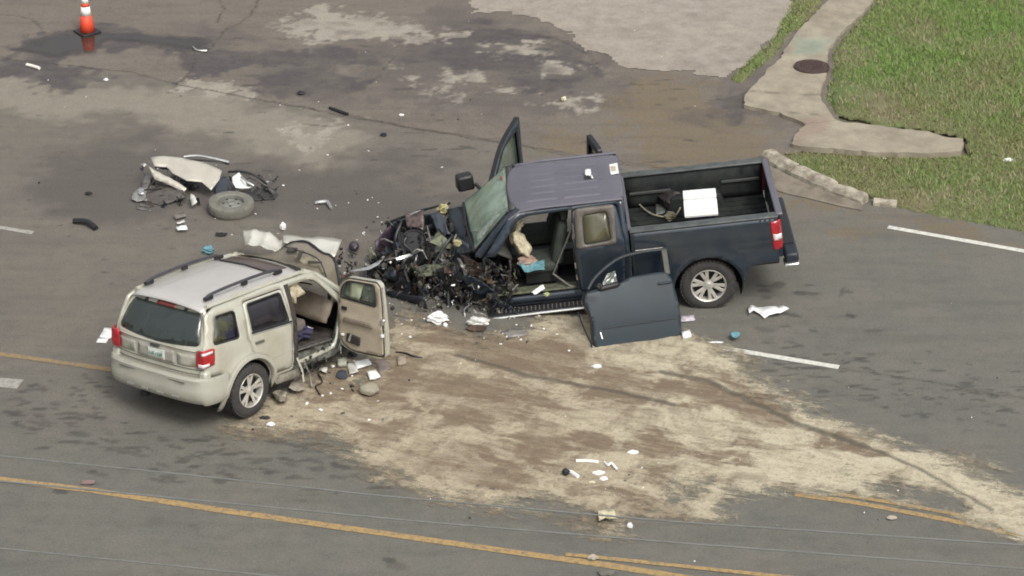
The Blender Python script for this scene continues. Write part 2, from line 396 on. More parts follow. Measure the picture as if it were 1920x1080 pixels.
def grid_mesh(name, X0, X1, Y0, Y1, res, keep=None, zf=None, attrs=None, skirt=0):
    nx = int((X1-X0)/res)+1; ny = int((Y1-Y0)/res)+1
    xs = X0+np.arange(nx)*res; ys = Y0+np.arange(ny)*res
    X, Y = np.meshgrid(xs, ys); X = X.ravel(); Y = Y.ravel()
    K = np.ones(X.shape, bool) if keep is None else keep(X, Y) > 0
    idx = np.arange(nx*ny).reshape(ny, nx)
    a = idx[:-1, :-1].ravel(); b = idx[:-1, 1:].ravel(); c = idx[1:, 1:].ravel(); d = idx[1:, :-1].ravel()
    m = K[a] & K[b] & K[c] & K[d]; Fq = np.stack([a[m], b[m], c[m], d[m]], 1)
    used = np.unique(Fq); remap = -np.ones(nx*ny, int); remap[used] = np.arange(len(used)); Fq = remap[Fq]
    X = X[used]; Y = Y[used]; Z = np.zeros(len(X)) if zf is None else zf(X, Y)+np.zeros(len(X))
    V = np.stack([X, Y, Z], 1)
    if skirt:
        e = np.concatenate([Fq[:, [0, 1]], Fq[:, [1, 2]], Fq[:, [2, 3]], Fq[:, [3, 0]]])
        key = e[:, 0]*10**7+e[:, 1]; rk = e[:, 1]*10**7+e[:, 0]; bd = e[~np.isin(rk, key)]
        n = len(V); bv = np.unique(bd); rm = {int(v): n+i for i, v in enumerate(bv)}
        V2 = V[bv].copy(); V2[:, 2] -= skirt; V = np.concatenate([V, V2])
        Fs = np.array([[p, rm[int(p)], rm[int(q)], q] for p, q in bd]); Fq = np.concatenate([Fq, Fs])
        X = V[:, 0]; Y = V[:, 1]
    me = bpy.data.meshes.new(name); me.vertices.add(len(V)); me.vertices.foreach_set('co', V.astype(np.float32).ravel())
    me.loops.add(len(Fq)*4); me.loops.foreach_set('vertex_index', Fq.astype(np.int32).ravel())
    me.polygons.add(len(Fq)); me.polygons.foreach_set('loop_start', np.arange(len(Fq), dtype=np.int32)*4)
    me.polygons.foreach_set('use_smooth', np.ones(len(Fq), bool))
    me.update(calc_edges=True); me.validate()
    if attrs is not None:
        for k, v in attrs(X, Y).items():
            A = me.attributes.new(k, 'FLOAT', 'POINT'); A.data.foreach_set('value', np.asarray(v, np.float32))
    return me
def attr_node(nt, n):
    a = N(nt, 'ShaderNodeAttribute'); a.attribute_name = n; return a.outputs['Fac']
class SH:
    """small shader helper"""
    def __init__(s, name):
        s.m = bpy.data.materials.new(name); s.m.use_nodes = True; s.nt = s.m.node_tree; s.b = s.nt.nodes['Principled BSDF']; s.L = s.nt.links.new
        s.tc = N(s.nt, 'ShaderNodeTexCoord').outputs['Object']
    def noise(s, sc, det=5, rough=.6, stretch=None, dist=0):
        n = N(s.nt, 'ShaderNodeTexNoise'); n.inputs['Scale'].default_value = sc; n.inputs['Detail'].default_value = det; n.inputs['Roughness'].default_value = rough; n.inputs['Distortion'].default_value = dist
        v = s.tc
        if stretch:
            mp = N(s.nt, 'ShaderNodeMapping'); mp.inputs['Scale'].default_value = stretch[:3]
            if len(stretch) > 3: mp.inputs['Rotation'].default_value = (0, 0, stretch[3])
            s.L(v, mp.inputs[0]); v = mp.outputs[0]
        s.L(v, n.inputs['Vector']); return n.outputs[0]
    def brushed(s, sc, det, rough, sx, sy, rot):
        n = N(s.nt, 'ShaderNodeTexNoise'); n.inputs['Scale'].default_value = sc; n.inputs['Detail'].default_value = det; n.inputs['Roughness'].default_value = rough; n.inputs['Distortion'].default_value = .25
        mp = N(s.nt, 'ShaderNodeMapping', vector_type='TEXTURE'); mp.inputs['Scale'].default_value = (sx, sy, 1); mp.inputs['Rotation'].default_value = (0, 0, rot)
        s.L(s.tc, mp.inputs[0]); s.L(mp.outputs[0], n.inputs['Vector']); return n.outputs[0]
    def rng(s, x, a, b, c=0., d=1.):
        r = N(s.nt, 'ShaderNodeMapRange'); s.L(x, r.inputs[0])
        for i, q in enumerate((a, b, c, d)): r.inputs[i+1].default_value = q
        return r.outputs[0]
    def mix(s, f, a, b):
        m = N(s.nt, 'ShaderNodeMix', data_type='RGBA')
        for i, q in ((0, f), (6, a), (7, b)):
            if isinstance(q, tuple): m.inputs[i].default_value = (*q, 1)
            elif isinstance(q, float): m.inputs[i].default_value = q
            else: s.L(q, m.inputs[i])
        return m.outputs[2]
    def math(s, op, a, b=None):
        m = N(s.nt, 'ShaderNodeMath', operation=op)
        for i, q in enumerate((a, b)):
            if q is None: continue
            if isinstance(q, (int, float)): m.inputs[i].default_value = q
            else: s.L(q, m.inputs[i])
        return m.outputs[0]
    def bump(s, h, st=.3, dist=.01):
        b = N(s.nt, 'ShaderNodeBump'); b.inputs['Strength'].default_value = st; b.inputs['Distance'].default_value = dist
        s.L(h, b.inputs['Height']); s.L(b.outputs[0], s.b.inputs['Normal'])
    def out(s, col, rough, alpha=None):
        s.L(col, s.b.inputs['Base Color'])
        if isinstance(rough, float): s.b.inputs['Roughness'].default_value = rough
        else: s.L(rough, s.b.inputs['Roughness'])
        if alpha is not None: s.L(alpha, s.b.inputs['Alpha'])
        return s.m

def asphalt(name, apron=False):
    s = SH(name); nt = s.nt
    big = s.noise(.7, 5); mid = s.noise(5, 6, .65); fine = s.noise(90, 3, .7); streak = s.noise(1.2, 6, .7, (.35, 2.4, 1, .33))
    c = s.mix(attr_node(nt, 'warm'), (.118, .117, .100), (.130, .115, .097))
    if apron: c = s.mix(.6, c, (.150, .121, .098))
    c = s.mix(s.rng(big, .38, .62, 0, .45), c, (.165, .148, .122))
    c = s.mix(s.rng(mid, .50, .66, 0, .25), c, (.175, .16, .135)); c = s.mix(s.rng(mid, .48, .36, 0, .25), c, (.062, .058, .050))
    c = s.mix(s.math('MULTIPLY', attr_node(nt, 'dirt'), s.rng(mid, .3, .6, .4, 1.)), c, (.150, .118, .075))
    c = s.mix(s.rng(streak, .48, .7, 0, .35), c, (.065, .062, .056))
    c = s.mix(s.math('MULTIPLY', attr_node(nt, 'pale'), s.rng(mid, .2, .7, .45, .9)), c, (.235, .21, .165))
    c = s.mix(s.math('MULTIPLY', attr_node(nt, 'dark'), .60), c, (.068, .060, .055))
    c = s.mix(s.math('MULTIPLY', attr_node(nt, 'dry'), s.rng(fine, .3, .6, .7, 1)), c, (.30, .275, .225))
    c = s.mix(s.math('MULTIPLY', attr_node(nt, 'wet'), s.rng(mid, .3, .7, .72, 1.)), c, (.062, .054, .054))
    c = s.mix(s.math('MULTIPLY', attr_node(nt, 'smudge'), .72), c, (.035, .033, .031))
    c = s.mix(s.math('MULTIPLY', attr_node(nt, 'crack'), s.rng(mid, .40, .58, .15, .85)), c, (.038, .032, .026))
    g = s.rng(s.noise(34, 5, .8), .3, .7, .70, 1.32); v = N(nt, 'ShaderNodeVectorMath', operation='SCALE'); s.L(c, v.inputs[0]); s.L(g, v.inputs['Scale'])
    r = s.math('SUBTRACT', s.rng(mid, .3, .7, .78, .95), s.math('MULTIPLY', attr_node(nt, 'wet'), .28))
    s.bump(s.noise(60, 4, .7), .5, .01)
    return s.out(v.outputs[0], r)
A_ROAD = asphalt('worn_asphalt'); A_APRON = asphalt('stained_apron_asphalt', True)

# ground and far continuation
s = SH('dry_soil'); soil = s.out(s.mix(s.noise(2.5, 8, .7), (.16, .13, .09), (.10, .11, .05)), .95)
me = bpy.data.meshes.new('ground'); me.from_pydata([(-150, -150, -.06), (150, -150, -.06), (150, 150, -.06), (-150, 150, -.06)], [], [(0, 1, 2, 3)])
prop(link('ground', me, soil, smooth=False), kind='structure')
XE0, XE1, YE0, YE1 = -13.2, 13.2, -10.2, 16.2
edge_g = G(ROAD_EDGE)
road_poly = [(-60, -22), (60, -45)]+[(60, -22)]+list(reversed(edge_g))+[(-60, 24)]
def road_keep(X, Y): return sdf(road_poly, X, Y)+.5
road = prop(link('road', grid_mesh('road', XE0, XE1, YE0, YE1, .04, road_keep, None, masks), A_ROAD, smooth=False), kind='structure')
# the road goes on past the picture
mb = MB()
def far_road(P): mb.add([(x, y, -.006) for x, y in P], [tuple(range(len(P)))])
far_road([(-70, -20), (-70, 28), (XE0+.1, 12.4), (XE0+.1, -6)]); far_road([(XE0-25, -30), (XE0-25, 0), (XE0+.1, YE0+4), (XE1, YE0+.2), (XE1, -30)])
far_road([(XE1-.1, -6), (XE1-.1, -2.6), (70, -24), (70, -60), (XE1-.1, -30)])
s = SH('plain_asphalt'); plain = s.out(s.mix(s.noise(.6, 8, .7), (.10, .095, .082), (.075, .073, .066)), .85)
mb.build('road_beyond', plain, kind='structure')

LOT = [(850, -40), (900, 22), (985, 42), (1050, 60), (1100, 84), (1150, 112), (1200, 128), (1262, 132), (1330, 142), (1372, 150), (1412, 110), (1455, 70), (1480, 20), (1500, -40), (1560, -140), (850, -140)]
apron_poly = list(edge_g[:12])+G([(1440, 300), (1500, 285), (1560, 250), (1700, -60), (1800, -200)])+[(9, 16.4), (-13.4, 16.4)]
def apron_keep(X, Y): return sdf(apron_poly, X, Y)+fbm(X, Y, 3., 12)*.04
prop(link('driveway', grid_mesh('driveway', XE0, XE1, YE0, YE1, .05, apron_keep, lambda X, Y: .006+0*X, masks), A_APRON, smooth=False), kind='structure')
s = SH('pale_gravel'); n1 = s.noise(3, 7, .7); n2 = s.noise(38, 3, .6); n3 = s.noise(.8, 5)
c = s.mix(s.rng(n1, .35, .65), (.33, .295, .245), (.24, .21, .175)); c = s.mix(s.rng(n3, .52, .66, 0, .6), c, (.17, .145, .12)); c = s.mix(s.rng(n2, .52, .72, 0, .4), c, (.40, .365, .31)); c = s.mix(s.rng(n2, .48, .30, 0, .4), c, (.17, .15, .125))
s.bump(n2, .35, .015); gravel = s.out(c, .95)
def lot_keep(X, Y): return sdf(G(LOT), X, Y)+fbm(X, Y, 1.4, 31)*.28+fbm(X, Y, 6, 36)*.06
prop(link('parking_lot', grid_mesh('parking_lot', -3, 9, 6, 16.2, .05, lot_keep, lambda X, Y: .014+.004*fbm(X, Y, 8, 41, 2)), gravel, smooth=False), kind='structure')

SIDEWALK = [(1760, -140), (1650, -10), (1618, 30), (1578, 66), (1552, 100), (1548, 150), (1535, 185), (1552, 212), (1566, 232), (1510, 238), (1460, 218), (1396, 204), (1396, 184), (1428, 152), (1440, 135), (1462, 118), (1476, 92), (1500, 60), (1560, 0), (1640, -140)]
SLAB = [(1530, 214), (1556, 226), (1580, 234), (1640, 240), (1740, 252), (1772, 262), (1806, 266), (1802, 290), (1740, 294), (1650, 292), (1560, 284), (1500, 282), (1482, 276), (1500, 248), (1520, 234)]
s = SH('sidewalk_concrete'); n1 = s.noise(2, 7, .7); n2 = s.noise(30, 4, .7)
c = s.mix(s.rng(n1, .35, .65), (.36, .325, .245), (.26, .225, .17)); c = s.mix(s.rng(n2, .5, .7, 0, .35), c, (.16, .135, .10)); c = s.mix(s.rng(s.noise(1.1, 8, .75), .46, .62, 0, .55), c, (.17, .14, .105))
gx = attr_node(s.nt, 'green'); c = s.mix(s.math('MULTIPLY', gx, .35), c, (.14, .26, .21)); c = s.mix(s.math('MULTIPLY', attr_node(s.nt, 'pinkish'), .5), c, (.26, .18, .145))
c = s.mix(s.math('MULTIPLY', attr_node(s.nt, 'joint'), .7), c, (.11, .095, .07)); s.bump(n2, .4, .01); walkm = s.out(c, .9)
def walk_attr(X, Y):
    return dict(green=blob(X, Y, [[(1490, 80), (1560, 82), (1550, 108), (1500, 104)]], .1, 2, .1, 55), pinkish=blob(X, Y, [[(1500, 234), (1546, 226), (1540, 250), (1500, 282), (1478, 276)]], .06, 2, .06, 56),
        joint=np.maximum(1-sst(.012, .04, ldist(G([(1404, 178), (1480, 182), (1540, 186)]), X, Y+fbm(X, Y, 4, 5)*.02)), 1-sst(.01, .03, ldist(G([(1460, 216), (1548, 224)]), X, Y))))
def zw2(X, Y): return zw(X, Y)-.014
def zw(X, Y): return .075+.012*fbm(X, Y, .8, 8, 3)
def worn_slab(name, poly, zf, seed):
    rr = random.Random(seed); P = []
    for x, y in dens(G(poly), .10): P.append((x+rr.uniform(-.018, .018), y+rr.uniform(-.018, .018)))
    V_, F_ = panel_mesh(P, [], lambda x, y: (x, y, 0.), .085)
    V_ = np.array(V_); V_[:, 2] = zf(V_[:, 0], V_[:, 1]); me = bpy.data.meshes.new(name); me.from_pydata(V_.tolist(), [], F_); me.update()
    if sum(p.normal.z for p in me.polygons) < 0: me.flip_normals()
    for k, v in walk_attr(V_[:, 0], V_[:, 1]).items():
        A = me.attributes.new(k, 'FLOAT', 'POINT'); A.data.foreach_set('value', np.asarray(v, np.float32))
    prop(link(name, me, walkm, smooth=False, th=.10), kind='structure')
worn_slab('sidewalk', SIDEWALK, zw, 3)
worn_slab('sidewalk_slab', SLAB, zw2, 4)

GRASS = [(1640, 0), (1625, 26), (1586, 62), (1560, 96), (1556, 150), (1545, 186), (1562, 214), (1640, 236), (1750, 248), (1812, 262), (1812, 294), (1740, 298), (1650, 296), (1560, 290), (1500, 286), (1452, 290), (1476, 312), (1540, 344), (1600, 366), (1690, 392), (1800, 414), (1930, 440), (2600, 600), (2900, 300), (2500, -160), (1790, -160)]
WEEDS = [(1480, 66), (1466, 92), (1430, 126), (1388, 160), (1366, 150), (1402, 112), (1440, 82), (1470, 30), (1496, -30), (1560, -60), (1540, 10), (1512, 50)]
gg = G(GRASS); wg = G(WEEDS)
def gkeep(X, Y): return np.maximum(sdf(gg, X, Y), sdf(wg, X, Y))+fbm(X, Y, 3., 61)*.08
s = SH('turf_soil'); n1 = s.noise(3, 8, .75); n2 = s.noise(.7, 5)
c = s.mix(s.rng(n1, .35, .65), (.16, .155, .08), (.15, .12, .075)); c = s.mix(s.rng(n2, .40, .6, 0, .8), c, (.085, .135, .035)); turf = s.out(c, .95)
def zg(X, Y): return (.06+.02*fbm(X, Y, 1.5, 71, 4))*sst(0, .30, np.maximum(sdf(gg, X, Y), sdf(wg, X, Y)))+.008
prop(link('turf', grid_mesh('turf', 3, 17, -6, 17, .07, gkeep, zg, None, skirt=.03), turf, smooth=False), kind='structure')
# lawn beyond
MB().add([(16.8, -24, .03), (90, -50, .03), (90, 90, .03), (9, 90, .03), (9.5, 16.5, .03), (16.8, 16.5, .03)], [(0, 1, 2, 3, 4, 5)]).build('lawn_beyond', turf, kind='structure')
# grass blades
rng_ = np.random.RandomState(4)
n = 290000
bx = rng_.uniform(3.5, 13.5, n); by = rng_.uniform(-4, 16, n)
sdv = np.maximum(sdf(gg, bx, by), sdf(wg, bx, by))
dirt = blob(bx, by, [[(1580, 170), (1680, 160), (1720, 250), (1600, 238)], [(1540, 350), (1690, 380), (1920, 470), (1920, 510), (1680, 410)]], .25, 1.2, .25, 77)
dn = fbm(bx, by, 1.3, 62, 4)
keep = (sdv > .02) & (rng_.rand(n) < np.clip(1.0+dn*.5-.62*dirt, .08, 1))
bx = bx[keep]; by = by[keep]; dn = dn[keep]; sdv = sdv[keep]; n = len(bx)
L_ = rng_.uniform(.03, .12, n)**1.0*np.clip(.7+sdv*.5, .6, 1.2); wd = rng_.uniform(.004, .009, n); an = rng_.uniform(0, 6.28, n); le = rng_.uniform(.2, .9, n)*L_; la = rng_.uniform(0, 6.28, n)
z0 = zg(bx, by)-.01
V = np.zeros((n, 5, 3)); cx, sx = np.cos(an)*wd, np.sin(an)*wd; lx, ly = np.cos(la)*le, np.sin(la)*le
for i, (t, wv) in enumerate(((0, 1), (0, -1), (.55, .75), (.55, -.75), (1, 0))):
    V[:, i, 0] = bx+cx*wv+lx*t*t; V[:, i, 1] = by+sx*wv+ly*t*t; V[:, i, 2] = z0+L_*t*(1-.15*t)
b0 = np.arange(n)*5
F3 = np.concatenate([np.stack([b0, b0+1, b0+3], 1), np.stack([b0, b0+3, b0+2], 1), np.stack([b0+2, b0+3, b0+4], 1)])
me = bpy.data.meshes.new('grass'); me.vertices.add(n*5); me.vertices.foreach_set('co', V.astype(np.float32).ravel()); me.loops.add(len(F3)*3); me.loops.foreach_set('vertex_index', F3.astype(np.int32).ravel())
me.polygons.add(len(F3)); me.polygons.foreach_set('loop_start', np.arange(len(F3), dtype=np.int32)*3); me.update(calc_edges=True)
A = me.attributes.new('tint', 'FLOAT', 'POINT'); drt = dirt[keep]; tint = np.clip(.45+.5*fbm(bx, by, .55, 66, 4)+.35*(by-6)/8-.4*drt+rng_.uniform(-.14, .14, n), 0, 1); A.data.foreach_set('value', np.repeat(tint, 5).astype(np.float32))
A = me.attributes.new('straw', 'FLOAT', 'POINT'); A.data.foreach_set('value', np.repeat((rng_.rand(n) < np.clip(.12-.3*dn+.35*drt, .02, .6)).astype(np.float32), 5))
s = SH('grass_blades'); c = s.mix(attr_node(s.nt, 'tint'), (.215, .215, .085), (.175, .285, .065)); c = s.mix(attr_node(s.nt, 'straw'), c, (.34, .285, .18)); gm = s.out(c, .7)
prop(link('grass', me, gm, smooth=False), 'tufty green and straw coloured grass on the roadside verge', 'grass', kind='stuff')

# ------------------------------------------------------------------ painted markings
def paint(name, col, wear=.5, sand=0.):
    s = SH(name); n1 = s.noise(14, 6, .75); c = s.mix(s.rng(n1, .45, .62, 0, wear), col, (.12, .11, .095)); 
    return s.out(c, .7)
p_white = paint('white_road_paint', (.62, .61, .55), .35); p_white_worn = paint('worn_white_road_paint', (.34, .325, .29), .6); p_yel = paint('yellow_road_paint', (.37, .25, .10), .75); p_yel_f = paint('faded_yellow_road_paint', (.26, .185, .09), .7)
def stripe(name, P, wid, mat, z=.006, n=30):
    g = [at(u, v) for u, v in P]; mb = MB(); V = []
    pts = []
    for i in range(len(g)-1):
        k = max(2, int((g[i+1]-g[i]).length/.25))
        for j in range(k): pts.append(g[i].lerp(g[i+1], j/k))
    pts.append(g[-1])
    for i, p in enumerate(pts):
        t = (pts[min(i+1, len(pts)-1)]-pts[max(i-1, 0)]).normalized(); q = Vector((-t.y, t.x, 0))
        a = wid/2*U(.93, 1.06); V += [(p+q*a)+Vector((0, 0, z)), (p-q*a)+Vector((0, 0, z))]
    mb.add(V, [(2*i, 2*i+1, 2*i+3, 2*i+2) for i in range(len(pts)-1)])
    o = mb.build(name, mat, road); return o
stripe('lane_line', [(1325, 648), (1573, 689)], .12, p_white); stripe('lane_line', [(1665, 426), (1925, 472), (2100, 503)], .12, p_white)
stripe('lane_line', [(-80, 414), (62, 437)], .12, p_white_worn); stripe('lane_arrow', [(-90, 709), (38, 721)], .26, p_white_worn)
stripe('yellow_line', [(-600, 610), (0, 664), (213, 694), (330, 716)], .11, p_yel_f)
stripe('yellow_line', [(-600, 860), (0, 899), (180, 921), (400, 955), (700, 998), (1000, 1041), (1130, 1059), (1300, 1086), (1700, 1146)], .12, p_yel)
stripe('yellow_line', [(1060, 1040), (1180, 1052), (1330, 1068), (1700, 1106)], .08, p_yel, .010)
stripe('yellow_line', [(1490, 927), (1600, 942), (1760, 972), (1925, 1006), (2200, 1060)], .10, p_yel)
stripe('yellow_line', [(1560, 925), (1700, 948), (1850, 976), (1940, 993), (2200, 1042)], .08, p_yel, .010)

# ------------------------------------------------------------------ sand spread on the spill
SAND = [(430, 800), (470, 770), (520, 742), (560, 700), (640, 668), (700, 672), (735, 610), (770, 585), (800, 604), (900, 628), (1040, 600), (1090, 596), (1200, 640), (1290, 632), (1345, 655), (1385, 690), (1440, 730), (1520, 762), (1620, 800), (1720, 836), (1800, 868), (1925, 925), (2000, 962), (2000, 1030), (1925, 1004), (1850, 988), (1760, 962), (1640, 940), (1540, 932), (1470, 925), (1380, 938), (1330, 962), (1230, 958), (1150, 988), (1100, 975), (1010, 945), (900, 942), (810, 928), (735, 912), (670, 880), (630, 838), (560, 818), (480, 816)]
HOLE = [[(1600, 892), (1700, 905), (1800, 935), (1850, 962), (1760, 952), (1640, 925)], [(1290, 922), (1330, 915), (1320, 935), (1270, 940)]]
BROWN = [
 [(722, 680), (760, 662), (782, 672), (780, 720), (760, 755), (700, 775), (640, 780), (640, 765), (700, 745)], [(800, 600), (860, 622), (900, 630), (1060, 628), (1066, 650), (1056, 705), (1000, 706), (900, 680), (850, 660), (790, 640)],
 [(775, 704), (850, 720), (930, 722), (1010, 742), (1030, 762), (900, 760), (790, 735)], [(682, 798), (770, 790), (768, 812), (725, 832), (690, 815)], [(862, 830), (900, 812), (940, 822), (965, 850), (968, 892), (920, 884), (880, 858)],
 [(960, 840), (1060, 834), (1066, 862), (1000, 868), (950, 858)], [(1108, 694), (1180, 690), (1240, 700), (1310, 712), (1380, 735), (1490, 780), (1500, 806), (1440, 800), (1380, 780), (1300, 760), (1240, 745), (1110, 742)],
 [(1088, 820), (1130, 810), (1134, 844), (1090, 842)], [(1190, 818), (1250, 808), (1256, 850), (1240, 902), (1200, 912), (1206, 870), (1180, 845)], [(1080, 918), (1150, 925), (1162, 946), (1100, 940)],
 [(1318, 832), (1420, 830), (1400, 858), (1340, 872)], [(800, 760), (900, 770), (960, 790), (900, 806), (820, 790)], [(620, 700), (700, 700), (690, 730), (600, 760), (560, 780), (600, 730)], [(1280, 690), (1360, 700), (1440, 740), (1380, 740), (1290, 712)], [(1520, 810), (1640, 840), (1700, 870), (1600, 860), (1520, 834)]]
TRACK = [([(1625, 838), (1715, 876), (1785, 916), (1856, 958)], .025), ([(1240, 700), (1320, 715), (1400, 750), (1500, 798), (1625, 840)], .05), ([(860, 668), (1000, 708), (1150, 735), (1260, 760)], .04)]
sg = G(SAND)
sh_dir = .38
def rotc(X, Y): return X*cos(sh_dir)-Y*sin(sh_dir), X*sin(sh_dir)+Y*cos(sh_dir)
def sand_cov(X, Y):
    a, b = rotc(X, Y)
    d = sdf(sg, X, Y); nz = fbm(a*.6, b*1.8, 1.1, 101)*.30+fbm(a, b*1.6, 5, 105, 4)*.12
    d = d+nz
    for P in HOLE: d = np.minimum(d, -sdf(G(P), X, Y)+fbm(X, Y, 2.0, 111)*.30+.05)
    return d
def sand_attr(X, Y):
    a, b = rotc(X, Y)
    d = sand_cov(X, Y); br = np.full(X.shape, -9.)
    for P in BROWN: br = np.maximum(br, sdf(G(P), X, Y))
    wx = fbm(X, Y, 1.1, 160, 3)*.5; wy = fbm(X, Y, 1.1, 170, 3)*.35
    br = sst(-.20, .20, br+fbm(a*.8+wx, b*1.7+wy, 2.0, 121)*.30+fbm(a*.7+wx, b*2.4+wy, 6, 122, 5, .7)*.16)
    st = fbm(a*.7+wx*1.6, b*1.6+wy*1.6, 1.7, 131, 7, .72)
    st2 = fbm(b*.6, a*2.4, 1.6, 137, 5, .6)
    left = 1-sst(-1.5, 2.6, X+.3*Y)                      # the west part is thinner and browner
    br = np.clip(br*.95+sst(-.15, .65, st+left*.25)*.60+sst(.15, .6, st2)*.30-.25*sst(.1, .6, -st), 0, 1)
    tr = np.zeros(X.shape)
    for P, w_ in TRACK: tr = np.maximum(tr, 1-sst(w_*.6, w_*1.7, ldist(G(P), X+fbm(X, Y, 4, 5)*.03, Y)))
    return dict(cover=sst(-.34, .42, d), brown=br, track=tr, left=left)
s = SH('absorbent_sand'); fine = s.noise(70, 4, .7); mid = s.noise(9, 6, .7); lump = s.noise(22, 4, .6)
c = s.mix(s.rng(mid, .3, .7), (.50, .455, .335), (.41, .365, .262))
c = s.mix(s.math('MULTIPLY', attr_node(s.nt, 'left'), .45), c, (.29, .23, .155))
br1 = s.brushed(2.6, 8, .72, 3.2, .75, -.42); br2 = s.brushed(9, 7, .75, 3.6, .6, -.30)
brn = s.math('ADD', attr_node(s.nt, 'brown'), s.math('ADD', s.rng(br1, .3, .7, -.42, .42), s.rng(br2, .3, .7, -.38, .38)))
c = s.mix(s.rng(brn, -.02, 1.10), c, (.165, .124, .083)); c = s.mix(s.rng(lump, .55, .68, 0, .45), c, (.11, .082, .055)); c = s.mix(s.rng(s.noise(55, 4, .8), .60, .72, 0, .7), c, (.07, .055, .042))
c = s.mix(s.math('MULTIPLY', attr_node(s.nt, 'track'), .75), c, (.075, .065, .05))
g = s.rng(fine, .3, .7, .75, 1.25); v = N(s.nt, 'ShaderNodeVectorMath', operation='SCALE'); s.L(c, v.inputs[0]); s.L(g, v.inputs['Scale'])
al = s.rng(s.math('ADD', attr_node(s.nt, 'cover'), s.math('ADD', s.rng(mid, .3, .7, -.30, .30), s.math('ADD', s.rng(s.noise(40, 4, .75), .3, .7, -.18, .18), s.rng(br2, .3, .7, -.38, .38)))), .10, .80)
s.bump(lump, .5, .02); sandm = s.out(v.outputs[0], .95, al)
prop(link('sand', grid_mesh('sand', -6, 8.5, -8.5, .8, .03, lambda X, Y: sand_cov(X, Y)+.33, lambda X, Y: .012+.012*np.clip(fbm(X, Y, 5, 141, 4)+.3, 0, 1), sand_attr), sandm, smooth=False),
     'pale absorbent sand strewn over the spilled fluids and swept into brown streaks', 'sand', kind='stuff')
# ------------------------------------------------------------------ wheels
def wheel(parent, c, r, w, rim, spokes, side=1, twin=False, R=None, mt=None, steelrim=False, name='wheel'):
    """parts of a wheel as children of one wheel object; axis along local Y, outer face towards side*Y"""
    td = tyre_m; mt = mt or tyre_m
    W = bpy.data.objects.new(name, None); 
    hw = w/2
    prof = [(rim*.98, -hw*.85), (rim*1.05, -hw*.95), (r*.86, -hw), (r*.955, -hw*.86), (r*.992, -hw*.6), (r, -hw*.2), (r, hw*.2), (r*.992, hw*.6), (r*.955, hw*.86), (r*.86, hw), (rim*1.05, hw*.95), (rim*.98, hw*.85), (rim*.95, 0)]
    t = MB().lathe(prof, n=44, closed=True); me_o = t.build('tyre', mt, parent, smooth=True)
    M = Matrix.Translation(c) @ (R.to_4x4() if R is not None else Matrix())
    me_o.matrix_local = M
    # tread blocks
    tb = MB()
    for k in range(0 if steelrim else 44):
        q = 2*pi*k/44
        for yy in (-.62, -.2, .2, .62):
            a = q+(.5 if abs(yy) < .5 else 0)*2*pi/44
            tb.box((r*cos(a)*.995, yy*hw, r*sin(a)*.995), (.026, hw*.36, r*.105), euler(0, -math.degrees(a), 0))
    if tb.v: tb.build('tread', td, me_o, kind='stuff')
    y = side*hw
    rp = MB().lathe([(rim*1.02, y*.92), (rim*.99, y*.99), (rim*.93, y*.90), (rim*.90, y*.45), (rim*.88, -y*.8)], n=40)
    rm = rp.build('rim', steel_rim if steelrim else alloy, me_o, smooth=True, th=.006)
    dk = MB().lathe([(.01, y*.18), (rim*.9, y*.15)], n=24).build('brake_disc', blackm if not steelrim else steel_rim, me_o, smooth=True)
    if not steelrim:
        sp = MB(); n = spokes
        for k in range(n):
            for off in ((-.17, .17) if twin else (0,)):
                a = 2*pi*k/n+.3; b0 = a+off*.55; b1 = a+off*1.15
                wdt = rim*(.17 if twin else .28)
                p0 = Vector((cos(b0)*rim*.25, y*.66, sin(b0)*rim*.25)); p1 = Vector((cos(b1)*rim*.95, y*.84, sin(b1)*rim*.95))
                d = (p1-p0); tt = Vector((-sin(a), 0, cos(a)))
                th = Vector((0, y*.16, 0))
                V = [p0-tt*wdt*.5, p0+tt*wdt*.5, p1+tt*wdt*.62, p1-tt*wdt*.62]; V = V+[v-th for v in V]
                sp.add(V, [(0, 1, 2, 3), (7, 6, 5, 4), (0, 4, 5, 1), (1, 5, 6, 2), (2, 6, 7, 3), (3, 7, 4, 0)])
        sp.build('spokes', alloy, me_o, bevel=.006)
        MB().lathe([(.001, y*.80), (rim*.13, y*.79), (rim*.17, y*.72), (rim*.30, y*.68), (rim*.30, y*.4)], n=24).build('hub_cap', alloy, me_o, smooth=True)
    return me_o

def crumple(mb, P, a, b, seed):
    pass
def lump(name, c, d, mat, parent, amp=.15, seed=0, sub=3, R=None, **k):
    bm = bmesh.new(); bmesh.ops.create_icosphere(bm, subdivisions=sub, radius=1)
    rr = random.Random(seed); ph = [rr.uniform(0, 6) for _ in range(6)]
    for v in bm.verts:
        n_ = v.co.normalized()
        q = 1+amp*(sin(n_.x*4+ph[0])*cos(n_.y*5+ph[1])+.6*sin(n_.z*9+ph[2]+n_.x*3)+.4*sin(n_.y*13+ph[3]))
        p = Vector((n_.x*d[0]/2*q, n_.y*d[1]/2*q, n_.z*d[2]/2*q))
        v.co = (R @ p if R is not None else p)+Vector(c)
    me = bpy.data.meshes.new(name); bm.to_mesh(me); bm.free()
    return prop(link(name, me, mat, parent), **k)

